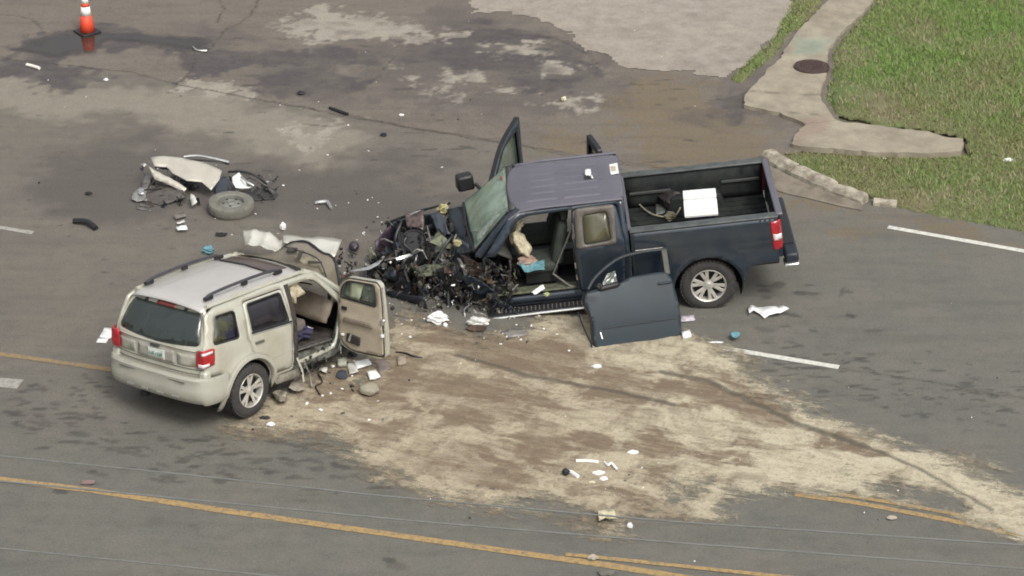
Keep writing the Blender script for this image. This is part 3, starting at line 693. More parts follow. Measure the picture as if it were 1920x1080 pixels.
# ------------------------------------------------------------------ the dark blue pickup truck
T = empty('pickup_truck', TR[0], TR[1], label='wrecked dark blue pickup truck with its front end torn open and an open cargo bed', cat='pickup truck')
def tY(x, z):
    y = .985-.10*max(0, (.72-z)/.5)**2+.015*math.exp(-((z-1.10)/.10)**2)
    if z > 1.27: y -= (.215*((z-1.27)/.6)**1.15) if x > 1.09 else .02*((z-1.27)/.15)
    d = math.hypot(x, z-.40)
    if d > .40 and x < 1.09: y += .035*math.exp(-((d-.53)/.055)**2)
    return y
def ts(sg): return lambda x, z: (x, sg*tY(x, z), z)
ARC = arc(0, .40, .50, 205, -22, 22)
bed_out = [(-1.06, .70), (-.62, .68)]+ARC+[(.62, .58), (1.075, .58), (1.075, 1.42), (-1.06, 1.42)]
for sg in (1, -1):
    panel('bed_side', bed_out, [], ts(sg), navy, T, h=.07, th=.03, out=(0, sg, 0))
    # inner wall and rail of the box
    panel('bed_inner_wall', [(-1.04, .88), (1.05, .88), (1.05, 1.40), (-1.04, 1.40)], [], lambda x, z, sg=sg: (x, sg*.855, z), bedliner, T, h=.2, th=.015, out=(0, -sg, 0))
    MB().box((0, sg*.905, 1.428), (2.16, .155, .035)).build('bed_rail', pmat('rail_cap', (.085, .095, .092), .5, 0, .35, 6), T, smooth=True, bevel=.014)
    MB().box((0, sg*.73, .98), (.92, .26, .24), None, .8).build('wheel_housing', bedliner, T, smooth=True, bevel=.04)
    for x0, x1, zz in ((-1.0, -.42, 1.17), (.35, .98, 1.13)):
        MB().box(((x0+x1)/2, sg*.838, zz), (x1-x0, .03, .045)).build('bed_wall_ledge', pmat('dull_grey', (.06, .064, .06), .6), T, bevel=.01)
    # wheel arch lining
    mb = MB(); a_ = arc(0, .40, .515, 205, -25, 18); mb.add([(x, sg*.94, z) for x, z in a_]+[(x, sg*.52, z) for x, z in a_], [(i, i+1, i+20, i+19) for i in range(18)]); mb.build('wheel_well', blackm, T, smooth=True)
    panel('inner_well_wall', a_, [], lambda x, z, sg=sg: (x, sg*.53, z), blackm, T, h=.3, th=.01)
mb = MB().box((0.0, 0, .865), (2.1, 1.7, .03))
for k in range(11): mb.box((0, -.75+.15*k, .886), (2.06, .07, .012))
mb.build('bed_floor', bedliner, T)
panel('bed_front_wall', [(-.93, .88), (.93, .88), (.93, 1.41), (-.93, 1.41)], [], lambda y, z: (1.055, y, z), bedliner, T, h=.3, th=.02, out=(-1, 0, 0))
MB().box((1.075, 0, 1.425), (.05, 1.78, .04)).build('bed_front_rail', navy_roof, T, bevel=.01)
tg = MB().box((-1.10, 0, 1.06), (.075, 1.72, .72)).build('tailgate', navy, T, smooth=True, bevel=.02)
MB().box((-1.10, 0, 1.435), (.10, 1.84, .05)).build('tailgate_cap', navy_roof, T, smooth=True, bevel=.02)
MB().box((-1.142, 0, 1.22), (.02, .30, .10)).build('tailgate_handle', black, T, bevel=.01)
bp = MB().box((-1.25, 0, .69), (.20, 1.86, .17)).build('rear_bumper', navy_in, T, smooth=True, bevel=.04)
MB().box((-1.24, 0, .785), (.17, 1.2, .02)).build('bumper_step', black, bp, bevel=.008)
for sg in (1, -1):
    MB().box((-1.24, sg*.85, .60), (.22, .22, .05)).build('bumper_corner', bright, bp, smooth=True, bevel=.02)
    # tail lamp wraps the corner
    tl = panel('tail_lamp', rnd([(-1.135, .90), (-.985, .91), (-.955, 1.36), (-1.115, 1.37)], .03), [], lambda x, z, sg=sg: (x, sg*(tY(-.9, z)+.012-.10*max(0, (-1.02-x)/.12)**2), z), red_lens, T, h=.04, th=.03, out=(0, sg, 0))
    panel('reversing_lens', rnd([(-1.125, 1.06), (-.995, 1.07), (-.985, 1.17), (-1.12, 1.15)], .01), [], lambda x, z, sg=sg: (x, sg*(tY(-.9, z)+.018-.10*max(0, (-1.02-x)/.12)**2), z), white_lens, tl, h=.04, th=.008, out=(0, sg, 0))
    wheel(T, (0, sg*.83, .40), .405, .26, .262, 6, sg, True)
# floor pan and running gear
fr = MB()
for sg in (1, -1): fr.box((1.5, sg*.42, .47), (5.2, .09, .16))
for x in (-1.0, -.2, 1.0, 2.2, 3.2): fr.box((x, 0, .47), (.1, .84, .10))
fr.tube([(0, -.8, .38), (0, .8, .38)], .055, 8); fr.box((0, 0, .38), (.3, .3, .26)); fr.box((2.2, .2, .46), (1.5, .5, .2))
fr.build('frame', darkmet, T)
# cab
ap = rnd([(1.90, .56), (3.02, .54), (3.10, 1.20), (2.66, 1.75), (2.50, 1.79), (1.88, 1.81)], [.03, .12, .1, .15, .1, .03])
ap2 = rnd([(1.22, .56), (3.02, .54), (3.10, 1.20), (2.66, 1.75), (2.50, 1.79), (1.24, 1.81)], [.03, .12, .1, .15, .1, .03])
cab = [(1.095, .50), (1.2, .42), (3.16, .40), (3.24, .75), (3.26, 1.27), (2.74, 1.86), (1.13, 1.87), (1.10, 1.30)]
cab_n = [(1.095, .50), (1.2, .44), (2.93, .44), (2.96, .55), (1.90, .57), (1.88, 1.81), (2.50, 1.79), (2.66, 1.75), (3.06, 1.27), (3.20, 1.29), (2.74, 1.86), (1.13, 1.87), (1.10, 1.30)]
panel('cab_side', cab_n, [rnd([(1.20, .56), (1.87, .58), (1.86, 1.80), (1.22, 1.83)], .04)], ts(1), navy, T, h=.08, th=.045, out=(0, 1, 0))
panel('cab_side', cab, [ap2], ts(-1), navy, T, h=.08, th=.045, out=(0, -1, 0))
# roof, one sheet with pressed ribs
mb = MB(); nx, ny = 46, 150; V = []; F = []
RW = .775
for j in range(ny+1):
    y = -RW+2*RW*j/ny; e = abs(y)/RW
    xf = 2.80-.10*e**2-.14*e**8; xr = 1.10+.05*e**8
    for i in range(nx+1):
        x = xr+(xf-xr)*i/nx
        z = 1.950-.045*e**2-.05*e**10-.055*max(0, (x-2.35)/.45)**2-.03*max(0, (1.3-x)/.2)**2
        for k in range(7):
            for a0, a1, ys in ((1.42, 1.95, -.60+.20*k), (2.05, 2.48, -.58+.195*k)):
                if a0 < x < a1 and k < 7: z -= .016*math.exp(-((y-ys)/.016)**2)
        V.append((x, y, z))
F = [(j*(nx+1)+i, j*(nx+1)+i+1, (j+1)*(nx+1)+i+1, (j+1)*(nx+1)+i) for j in range(ny) for i in range(nx)]
mb.add(V, F); roof = mb.build('roof', navy_roof, T, smooth=True, th=.02)
for sg in (1, -1):
    MB().tube([(1.13, sg*.765, 1.885), (2.3, sg*.768, 1.885), (2.62, sg*.765, 1.86), (2.80, sg*.80, 1.76)], .022, 6).build('roof_gutter', navy_roof, T, smooth=True)
panel('rear_cab_wall', [(-.95, .60), (.95, .60), (.95, 1.27), (.77, 1.88), (-.77, 1.88), (-.95, 1.27)], [rnd([(-.60, 1.36), (.60, 1.36), (.56, 1.74), (-.56, 1.74)], .05)], lambda y, z: (1.125, y, z), navy, T, h=.12, th=.03, out=(-1, 0, 0))
panel('rear_window', rnd([(-.60, 1.36), (.60, 1.36), (.56, 1.74), (-.56, 1.74)], .05), [], lambda y, z: (1.135, y, z), g_dark, T, h=.3, th=.006)
# windshield header, pillars and the sagging windshield
MB().sheet((2.70, -.72, 1.895), (2.70, .72, 1.895), (2.79, .70, 1.855), (2.80, -.74, 1.875), 8, 2, .004).build('windshield_header', pmat('header_grey', (.07, .07, .07), .5), T, smooth=True, th=.02)
for sg in (1, -1):
    e = Vector((3.30, .84*sg, 1.25)) if sg > 0 else Vector((3.44, -.90, 1.25))
    MB().tube([(2.66, .74*sg, 1.88), (2.82, .77*sg, 1.78), (3.06, .82*sg, 1.52), e], [.035, .045, .05, .055], 8).build('windshield_pillar', navy, T, smooth=True)
mb = MB(); V = []; n_ = 22; rr = random.Random(5)
A0, A1, B0, B1 = Vector((3.50, -.86, 1.28)), Vector((3.36, .64, 1.22)), Vector((2.80, .72, 1.845)), Vector((2.80, -.74, 1.865))
for j in range(n_+1):
    for i in range(n_+1):
        a, b = i/n_, j/n_
        p = A0.lerp(A1, a).lerp(B1.lerp(B0, a), b)
        sag = -.05*sin(pi*a)*sin(pi*b)*0+.07*sin(pi*a)**.7*sin(pi*b)
        # a hard fold running down to the near lower corner
        fold = abs((a-.78)-.28*(b-.1)); sag -= .09*max(0, 1-fold/.16)*(.5+.5*b)
        V.append(p+Vector((.45, 0, .8))*sag+Vector((rr.uniform(-1, 1), rr.uniform(-1, 1), rr.uniform(-1, 1)))*.0015)
F = [(j*(n_+1)+i, j*(n_+1)+i+1, (j+1)*(n_+1)+i+1, (j+1)*(n_+1)+i) for j in range(n_) for i in range(n_)]
mb.add(V, F).build('windshield', g_ws, T, smooth=True, th=.006)
MB().sheet((2.92, .66, 1.80), (3.06, .50, 1.66), (3.34, .42, 1.34), (3.30, .56, 1.30), 3, 8, .006, .01, 67).build('crazed_glass_fold', pmat('crazed_glass_white', (.46, .54, .48), .3, var=.5, scale=20, alpha=.8), T, smooth=True, th=.004)
MB().tube([A0, A0.lerp(A1, .5)+Vector((.04, 0, .03)), A1, A1.lerp(B0, .5)+Vector((.02, .03, .0)), B0], .018, 6).build('windshield_seal', black, T)
MB().tube([(3.40, .1, 1.28), (3.22, .46, 1.44), (3.02, .70, 1.66)], .010, 5).build('wiper_blade', bright, T)
lump('inspection_sticker', (2.87, -.42, 1.845), (.03, .09, .07), red_lens, T, .05, 2, 2)
# near rear door, shut
dr = rnd([(1.215, .575), (1.86, .565), (1.90, 1.2), (1.845, 1.83), (1.24, 1.84), (1.16, 1.27)], [.04, .04, .04, .12, .08, .04])
rdw = rnd([(1.35, 1.34), (1.75, 1.31), (1.735, 1.73), (1.37, 1.75)], .05)
def tsd(x, z): x_, y_, z_ = ts(1)(x, z); return (x_, y_+.012, z_)
rd = panel('rear_door', dr, [rdw], tsd, navy, T, h=.07, th=.05, out=(0, 1, 0))
panel('rear_door_frame', rnd([(1.28, 1.285), (1.87, 1.26), (1.84, 1.825), (1.26, 1.835)], .06), [rdw], lambda x, z: (x, tY(x, z)+.018, z), pmat('brown_reflecting_trim', (.13, .115, .10), .35, 0, .3, 6), rd, h=.07, th=.01, out=(0, 1, 0))
panel('window', rdw, [], lambda x, z: (x, tY(x, z)-.01, z), g_olive, rd, h=.15, th=.006)
MB().box((1.885, .90, 1.10), (.03, .10, 1.05)).build('door_edge', pmat('edge_grey', (.16, .16, .15), .4, .4), rd, bevel=.01)
MB().tube([(1.905, .93, .60), (1.91, .95, 1.15), (1.90, .86, 1.55), (1.87, .79, 1.80)], .014, 6).build('door_seal', black, rd)
for z in (.78, .98, 1.42): MB().box((1.905, .93-(.05 if z > 1.3 else 0), z), (.02, .05, .09), None, 1, .004).build('latch', bright, rd)
# sill and running board
MB().box((2.1, .90, .45), (2.0, .10, .10)).build('sill', navy_in, T, smooth=True, bevel=.02)
MB().box((2.15, .80, .575), (1.9, .18, .03)).build('sill_plate', olive, T, bevel=.01)
rb = MB().box((2.45, 1.03, .365), (1.62, .22, .045), euler(0, 0, .6)).build('running_board', black, T, smooth=True, bevel=.012)
MB().tube([(1.65, 1.145, .37), (2.5, 1.15, .365), (3.25, 1.16, .35)], .02, 6).build('chrome_strip', bright, rb, smooth=True)
mb = MB()
for k in range(22): mb.box((1.75+k*.062, 1.03, .391), (.02, .13, .008))
mb.build('step_tread', pmat('grip_grey', (.09, .085, .08), .8), rb, kind='stuff')
# cabin inside
MB().sheet((1.2, -.88, .56), (3.12, -.88, .54), (3.12, .80, .54), (1.2, .80, .56), 10, 8, .008).build('cab_floor', pmat('dark_carpet', (.03, .032, .03), .95, var=.5, scale=9), T, smooth=True)
MB().box((2.35, 0, .68), (1.4, .34, .26), None, .8).build('centre_console', black, T, smooth=True, bevel=.04)
for yy, tilt in ((.44, -14), (-.44, -20)):
    st = rbox('seat', (2.42, yy, .84), (.52, .50, .18), seat_g, T, bevel=.06)
    rbox('seat_back', (2.10, yy, 1.19), (.17, .50, .66), seat_g, st, euler(0, tilt, 0), .85, .06)
    rbox('head_restraint', (1.99, yy, 1.60), (.11, .27, .18), seat_g, st, euler(0, tilt, 0), .9, .04)
    MB().box((2.42, yy, .68), (.46, .44, .16)).build('seat_base', blackm, st)
rs_ = rbox('rear_seat', (1.52, 0, .80), (.45, 1.5, .20), seat_g, T, bevel=.05)
rbox('rear_seat_back', (1.26, 0, 1.15), (.16, 1.5, .6), seat_g, rs_, euler(0, -8, 0), bevel=.05)
MB().tube([(1.90, .86, 1.55), (2.05, .70, 1.15), (2.25, .70, .75), (2.02, .86, .60), (1.92, .87, .57)], .018, 5).build('seat_belt', pmat('belt_grey', (.20, .195, .175), .8), T, smooth=True)
da = MB(); da.sheet((3.16, -.80, 1.26), (3.12, .74, 1.20), (2.84, .66, 1.02), (2.90, -.78, 1.12), 10, 4, .03, .02, 3); da.sheet((2.84, .66, 1.02), (2.90, -.78, 1.12), (2.98, -.74, .72), (2.90, .70, .66), 10, 4, .035, .03, 4)
da.build('dashboard', pmat('dash_grey', (.06, .058, .052), .6, var=.4, scale=10), T, smooth=True, th=.03)
MB().tube([(2.74+.06*sin(q), .42+.19*cos(q), 1.12+.18*sin(q)) for q in [2*pi*k/20 for k in range(21)]], .016, 6).build('steering_wheel', black, T, smooth=True)
lump('driver_airbag', (2.68, .50, 1.20), (.20, .32, .46), cream, T, .16, 3, 4, euler(10, 25, 8))
lump('passenger_airbag', (2.70, .36, 1.46), (.16, .22, .16), cream, T, .22, 9, 3)
lump('dash_padding', (2.62, .62, .95), (.26, .22, .14), pink, T, .25, 11, 3)
# far side doors, both swung open
def leaf(name, hinge, dr_, outline, holes, mat_o, mat_i, tk=.07, lean=0., **k):
    d = Vector((dr_[0], dr_[1], 0)).normalized(); nn = Vector((-d.y, d.x, 0)); h = Vector(hinge)
    def f0(a, z): return tuple(h+d*a+nn*(-lean*max(0, z-1.2))+Vector((0, 0, z)))
    def f1(a, z): return tuple(Vector(f0(a, z))+nn*tk)
    o = panel(name, outline, holes, f0, mat_o, T, h=.09, th=.006, **k)
    panel('door_lining', outline, holes, f1, mat_i, o, h=.09, th=.006)
    L = dens(outline, .09); mb = MB(); V = []
    for p in L: V += [f0(*p), f1(*p)]
    mb.add(V, [(2*i, 2*i+1, (2*i+3) % len(V), (2*i+2) % len(V)) for i in range(len(L))]); mb.build('door_rim', black, o)
    for q in holes: panel('window', q, [], lambda a, z: tuple((Vector(f0(a, z))+Vector(f1(a, z)))*.5), g_door, o, h=.2, th=.005)
    return o
do = rnd([(0, .50), (1.15, .48), (1.16, .9), (1.12, 1.30), (1.30, 2.0), (.70, 1.82), (.02, 1.24)], [.08, .1, .02, .2, .01, .25, .05])
dh = [rnd([(.18, 1.28), (1.04, 1.30), (1.13, 1.84), (.72, 1.74)], .05)]
fd = leaf('front_door', (3.12, -1.0, 0), (-.60, -1, 0), do, dh, navy, pmat('grey_green_lining', (.10, .105, .08), .6), .08, -.12)
rbox('door_mirror', (3.46, -1.28, 1.43), (.27, .22, .25), black, fd, euler(0, 0, 14), .92, .04)
MB().tube([(3.16, -1.08, 1.28), (3.30, -1.22, 1.40)], .03, 6).build('mirror_arm', black, fd)
ro = rnd([(0, .56), (.66, .56), (.70, 1.2), (.62, 1.86), (.05, 1.84)], .06)
leaf('rear_door', (1.34, -1.0, 0), (.26, -1, 0), ro, [rnd([(.10, 1.32), (.58, 1.30), (.52, 1.74), (.12, 1.74)], .04)], navy, navy_in, .06, .05)

# the torn open front
MB().sheet((3.26, -.86, 1.26), (3.22, .86, 1.20), (3.30, .80, .45), (3.34, -.84, .45), 12, 7, .05, .05, 8).build('firewall', pmat('firewall_dark', (.035, .036, .034), .6, var=.5, scale=12), T, smooth=True, th=.02)
MB().sheet((3.30, -.90, 1.26), (3.28, .50, 1.20), (3.62, .40, 1.12), (3.78, -.92, 1.18), 12, 5, .03, .03, 9).build('cowl', navy_in, T, smooth=True, th=.02)
MB().sheet((3.30, -.98, 1.22), (4.72, -.94, 1.06), (4.74, -.96, .72), (3.30, -1.0, .60), 14, 5, .03, .04, 10).build('front_fender', navy, T, smooth=True, th=.012)
MB().tube([(3.70, -.96, 1.25), (4.2, -.98, 1.16), (4.74, -.92, 1.04)], .02, 5).build('fender_edge', black, T)
MB().sheet((3.35, -.72, 1.15), (4.45, -.74, 1.0), (4.45, -.70, .55), (3.35, -.70, .55), 10, 5, .03, .03, 11).build('inner_fender', black, T, smooth=True, th=.015)
MB().sheet((3.42, .34, 1.18), (3.86, -.30, 1.18), (3.98, -.12, .72), (3.52, .50, .66), 9, 8, .03, .05, 12).build('torn_panel', pmat('blue_grey_panel', (.07, .08, .10), .4, .2, .3, 5), T, smooth=True, th=.015)
eng = MB().box((3.95, -.12, .72), (.62, .58, .50), euler(0, 4, 8), .8).build('engine_block', darkmet, T, smooth=True, bevel=.03)
mb = MB()
for k in range(4): mb.tube([(3.72+.14*k, -.36, .96), (3.72+.14*k, -.20, 1.08), (3.74+.14*k, .02, 1.04), (3.74+.14*k, .10, .90)], .032, 8)
mb.build('intake_manifold', pmat('manifold', (.06, .058, .055), .35, .4, .4, 10), eng, smooth=True)
mb = MB().lathe([(.01, .04), (.12, .035), (.13, 0), (.12, -.03), (.01, -.035)], (4.32, -.02, .86), 'Y', 22, R=euler(0, 0, 90)).build('pulley', darkmet, eng, smooth=True)
MB().box((3.78, -.62, .98), (.26, .20, .20), euler(6, 8, 14)).build('battery', black, T, bevel=.012)
MB().lathe([(.01, .17), (.09, .17), (.10, .1), (.10, -.12), (.01, -.14)], (3.88, .10, .96), 'Z', 20).build('strut_tower', pmat('strut_grey', (.13, .135, .12), .5, .3, .3, 9), T, smooth=True)
ra = MB().sheet((4.50, -.78, 1.02), (4.44, .32, .92), (4.60, .38, .46), (4.64, -.74, .50), 14, 8, .05, .06, 14).build('radiator', pmat('radiator_fins', (.055, .055, .055), .55, .5, .5, 40), T, smooth=True, th=.04)
MB().tube([(4.52, -.82, 1.06), (4.50, -.3, 1.02), (4.42, .1, 1.04), (4.46, .40, .92)], .03, 6).build('radiator_support', black, T)
MB().sheet((4.60, -1.02, 1.02), (4.92, -.62, .92), (4.98, -.42, .42), (4.66, -.92, .50), 6, 5, .03, .02, 15).build('grille_side', pmat('dark_maroon_plastic', (.045, .03, .045), .45), T, smooth=True, th=.01)
fb = MB(); fb.sheet((4.72, .42, .62), (5.02, -.28, .55), (5.0, -.30, .38), (4.70, .40, .42), 8, 3, .03, .03, 16); fb.sheet((4.16, .84, .66), (4.72, .42, .62), (4.70, .40, .42), (4.12, .82, .44), 6, 3, .03, .03, 17)
fb.build('front_bumper', pmat('bumper_blue_black', (.03, .034, .045), .35, .3), T, smooth=True, th=.015)
def strip(name, P, wd_, mat, seed=0, par=None, thick=.006):
    P = [Vector(p) for p in P]; mb = MB(); V = []
    rr = random.Random(seed)
    for i, p in enumerate(P):
        t = (P[min(i+1, len(P)-1)]-P[max(0, i-1)]).normalized(); q = t.cross(Vector((0, .45, .9))).normalized()
        q = (q+Vector((rr.uniform(-.2, .2), rr.uniform(-.2, .2), rr.uniform(-.3, .3)))).normalized()
        w_ = wd_*(1 if 0 < i < len(P)-1 else .45); V += [p+q*w_/2, p-q*w_/2]
    mb.add(V, [(2*i, 2*i+1, 2*i+3, 2*i+2) for i in range(len(P)-1)]); return mb.build(name, mat, par if par else T, smooth=False, th=thick)
def tl_(u, v, z): return loc(TR, u, v, 2, z)
strip('bent_trim_strip', [tl_(658, 508, .80), tl_(690, 503, .84), tl_(708, 494, .90), tl_(719, 483, .98)], .06, bright, 1)
strip('bent_trim_strip', [tl_(720, 488, 1.05), tl_(736, 484, 1.1), tl_(752, 482, 1.14)], .035, steel, 2)
MB().sheet(tl_(741, 484, 1.18), tl_(768, 475, 1.2), tl_(774, 479, 1.18), tl_(745, 488, 1.15), 4, 2, .008, 0, 3).build('bright_reflector', bright, T, th=.006)
strip('bent_tube', [tl_(772, 474, 1.2), tl_(782, 467, 1.24), tl_(793, 470, 1.2), tl_(801, 486, 1.12)], .02, steel, 3)
strip('grey_bracket', [tl_(801, 423, 1.28), tl_(804, 438, 1.25), tl_(809, 454, 1.2)], .03, steel, 4)
strip('bright_bracket', [tl_(768, 402, 1.24), tl_(778, 398, 1.26), tl_(789, 394, 1.26)], .03, bright, 5)
lump('insulation_foam', tl_(831, 393, 1.16), (.16, .14, .20), yellowf, T, .3, 21, 3); lump('insulation_foam', tl_(857, 456, 1.16), (.12, .10, .10), yellowf, T, .3, 22, 3)
MB().sheet(tl_(722, 502, .62), tl_(845, 520, .80), tl_(868, 606, .14), tl_(742, 566, .16), 12, 8, .02, .04, 24).build('wheel_arch_liner', pmat('violet_black_plastic', (.022, .02, .034), .35, var=.4), T, smooth=True, th=.01)
MB().sheet(tl_(815, 505, .95), tl_(852, 500, 1.0), tl_(868, 560, .55), tl_(842, 560, .50), 6, 6, .03, .03, 25).build('torn_panel', black, T, smooth=True, th=.01)
MB().sheet(tl_(855, 515, .95), tl_(880, 520, .95), tl_(935, 550, .62), tl_(900, 560, .55), 7, 5, .02, .03, 26).build('crushed_wing', navy, T, smooth=True, th=.01)
MB().sheet(tl_(860, 478, 1.1), tl_(910, 500, 1.0), tl_(926, 535, .78), tl_(868, 512, .86), 8, 8, .03, .05, 27).build('crushed_bulkhead', rust, T, smooth=True, th=.012)
MB().sheet(tl_(838, 588, .34), tl_(852, 600, .30), tl_(862, 612, .08), tl_(842, 540, .66), 5, 5, .02, .02, 28).build('mud_flap', black, T, smooth=True, th=.02)
MB().sheet(tl_(886, 582, .42), tl_(918, 596, .36), tl_(914, 606, .24), tl_(884, 604, .22), 7, 6, .02, .03, 29).build('crumpled_foil', white_in, T, smooth=False, th=.005)
strip('brake_line', [tl_(948, 550, .6), tl_(942, 558, .5), tl_(940, 570, .4), tl_(936, 580, .35)], .02, bright, 6)
strip('bent_rail', [tl_(852, 550, .62), tl_(870, 554, .58), tl_(884, 553, .58)], .03, steel, 7)
tyr = wheel(T, (3.60, -.80, .22), .40, .25, .26, 6, -1, True, euler(8, 0, 20))
MB().sheet(tl_(700, 498, .55), tl_(790, 490, .85), tl_(810, 590, .14), tl_(722, 545, .12), 10, 8, .04, .06, 61).build('torn_bumper_cover', pmat('cover_blue_black', (.022, .026, .034), .4), T, smooth=True, th=.012)
MB().sheet(tl_(840, 520, .80), tl_(940, 540, .70), tl_(932, 606, .16), tl_(845, 600, .12), 10, 8, .04, .05, 62).build('torn_inner_panel', darkmet, T, smooth=True, th=.01)
MB().sheet(tl_(770, 500, .90), tl_(850, 492, 1.0), tl_(862, 515, .86), tl_(776, 520, .78), 8, 5, .03, .04, 63).build('stained_cross_member', olive, T, smooth=True, th=.02)
for k, (u, v, z) in enumerate(((760, 440, 1.1), (780, 470, 1.02), (745, 415, 1.1), (838, 440, 1.15))):
    p = tl_(u, v, z); MB().tube(smooth_path([p, p+Vector((U(-.2, .2), U(.1, .2), .06)), p+Vector((U(-.3, .3), U(.2, .4), U(-.1, .05))), p+Vector((U(-.3, .3), U(.4, .6), -.25))]), .022, 7).build('coolant_hose', black, T, smooth=True)
MB().lathe([(.01, .05), (.15, .05), (.17, .03), (.17, -.03), (.06, -.05), (.01, -.05)], tl_(870, 575, .30), 'Y', 22, R=euler(20, 10, 30)).build('brake_drum', rust, T, smooth=True)
MB().sheet(tl_(806, 398, 1.24), tl_(826, 396, 1.28), tl_(842, 436, 1.26), tl_(822, 444, 1.16), 8, 8, .01, .03, 64).build('blue_grey_shield', pmat('blue_grey_panel', (0, 0, 0)), T, smooth=True, th=.012)
MB().sheet(tl_(804, 440, 1.16), tl_(828, 446, 1.20), tl_(830, 480, 1.05), tl_(806, 482, 1.0), 8, 8, .015, .03, 65).build('stained_cover', pmat('grey_green_cover', (.09, .095, .08), .5, .2, .4, 9), T, smooth=True, th=.012)
MB().sheet(tl_(758, 398, 1.2), tl_(796, 396, 1.24), tl_(792, 430, 1.1), tl_(762, 424, 1.1), 8, 6, .02, .04, 66).build('rose_brown_casting', pmat('rose_brown', (.16, .12, .11), .4, .3, .5, 14), T, smooth=True, th=.02)
MB().lathe([(.01, .03), (.17, .03), (.19, .05), (.20, .05), (.20, -.04), (.01, -.04)], tl_(775, 455, 1.02), 'Y', 24, R=euler(60, 10, 20)).build('fan_shroud', black, T, smooth=True)
# countless torn bits
clump_m = [black, darkmet, oil, steel, olive, rust, bright, navy_in, pmat('aluminium_dull', (.30, .30, .29), .4, .6, .4, 20), pmat('dirty_plastic', (.07, .065, .055), .5, var=.5, scale=20)]
wts = [20, 22, 12, 9, 9, 9, 6, 9, 6, 12]
cl = [MB() for _ in clump_m]
def clutter(V_, n, gen, s0, s1):
    for _ in range(n):
        p = gen(); i = RND.choices(range(len(clump_m)), wts)[0]; b = cl[i]; t = R_(); sz = U(s0, s1)*(.55 if clump_m[i] is bright else 1)
        if t < .46: b.sheet(*(lambda a, b_, c_, d_: (a, b_, c_, d_))(*[p+rrot() @ Vector((sz*sx_, sz*sy_*U(.3, 1), sz*U(-.3, .3))) for sx_, sy_ in ((-1, -1), (1, -1), (1, 1), (-1, 1))]), 2, 2, sz*.2, sz*.3, int(R_()*1e6))
        elif t < .66:
            q = [p]; d = Vector((U(-1, 1), U(-1, 1), U(-.7, .7)))
            for k in range(5): d = (d+Vector((U(-.8, .8), U(-.8, .8), U(-.8, .6)))).normalized(); q.append(q[-1]+d*sz*.6)
            b.tube(q, U(.004, .014), 5)
        elif t > .92 and i in (0, 1, 2, 7, 9):
            R0 = rrot(); ph = U(0, 6); d3 = Vector((sz*U(.6, 1.3), sz*U(.5, 1), sz*U(.4, .8)))*.8
            bm_ = bmesh.new(); bmesh.ops.create_icosphere(bm_, subdivisions=2, radius=1); bm_.verts.ensure_lookup_table()
            b.add([p+R0 @ Vector((v.co.x*d3.x, v.co.y*d3.y, v.co.z*d3.z))*(1+.25*sin(v.co.x*5+ph)*cos(v.co.y*4+ph)+.12*sin(v.co.z*9)) for v in bm_.verts], [tuple(v.index for v in f.verts) for f in bm_.faces]); bm_.free()
        elif t < .84: b.box(p, (sz*U(.5, 1.3), sz*U(.3, .9), sz*U(.2, .7)), rrot(), U(.5, 1), sz*.12)
        else:
            rr_ = sz*.45; b.lathe([(.004, rr_*.5), (rr_*.8, rr_*.45), (rr_, 0), (rr_*.8, -rr_*.5), (.004, -rr_*.5)], p, 'Y', 9, R=rrot())
def g1():
    x = U(3.35, 4.62); y = U(-.85, .55); top = 1.18-.10*(x-3.4)-.20*max(0, y-.1); return Vector((x, y, U(.5, 1)*top+.02))
def g2():
    x = U(3.3, 4.3); y = U(.35, .95); return Vector((x, y, U(.25, .95-.25*(y-.3))))
def g3():
    u = U(835, 968); v = U(495, 612); z = 1.0-(v-500)/100*.8; return tl_(u, v, max(.12, z+U(-.1, .1)))
def g4():
    u = U(690, 870); v = U(475, 592 if u > 740 else 525); t = (v-475)/117; return tl_(u, v, max(.06, .92-.75*t+U(-.12, .12)))
clutter(T, 330, g1, .03, .11); clutter(T, 200, g2, .03, .10); clutter(T, 330, g3, .02, .085); clutter(T, 420, g4, .03, .12)
def g5():
    return tl_(U(880, 950), U(440, 520), U(.85, 1.15))
clutter(T, 70, g5, .02, .06)
wts = [26, 20, 12, 5, 6, 10, 0, 14, 3, 12]
clutter(T, 70, g1, .10, .22); clutter(T, 60, g4, .10, .20); clutter(T, 40, g3, .08, .15)
wts = [20, 22, 12, 9, 9, 9, 6, 9, 6, 12]
for b, m in zip(cl, clump_m):
    if b.v: b.build('torn_metal_bits', m, T, kind='stuff')

# ---- things lying in and on the truck
def tw(x, y, z): return TR[0]+TR[1] @ Vector((x, y, z))
bx_c = Vector((-.02, .18, .90))
X_ = empty('foam_box', tw(*bx_c), TR[1] @ euler(0, 0, -3), label='white lidded foam box standing in the cargo bed of the pickup', cat='box')
MB().box((0, 0, .24), (.42, .60, .46), None, 1.03).build('box_body', violet, X_, smooth=True, bevel=.015)
MB().box((0, -.22, .51), (.49, .31, .05), euler(7, 0, 0)).build('lid', foamy, X_, smooth=True, bevel=.01)
MB().box((0, .165, .480), (.49, .39, .045), euler(-9, 0, 0)).build('lid', foamy, X_, smooth=True, bevel=.01)
pth = smooth_path([tl_(1197, 381, .93), tl_(1207, 391, .93), tl_(1222, 401, .93), tl_(1240, 406, .93), tl_(1256, 406, .93), tl_(1268, 402, .93), tl_(1276, 388, .93), tl_(1280, 378, .95)])
o = MB().tube([TR[0]+TR[1] @ p for p in pth], .012, 6).build('rope', rope_m, None, smooth=True); prop(o, 'straw coloured rope snaking over the dark floor of the cargo bed', 'rope')
lump('rag', TR[0]+TR[1] @ tl_(1258, 405, .93), (.16, .20, .09), pmat('khaki_cloth', (.26, .24, .15), .9, var=.4), None, .3, 31, 3, label='small khaki rag dropped beside the rope in the cargo bed', cat='rag')
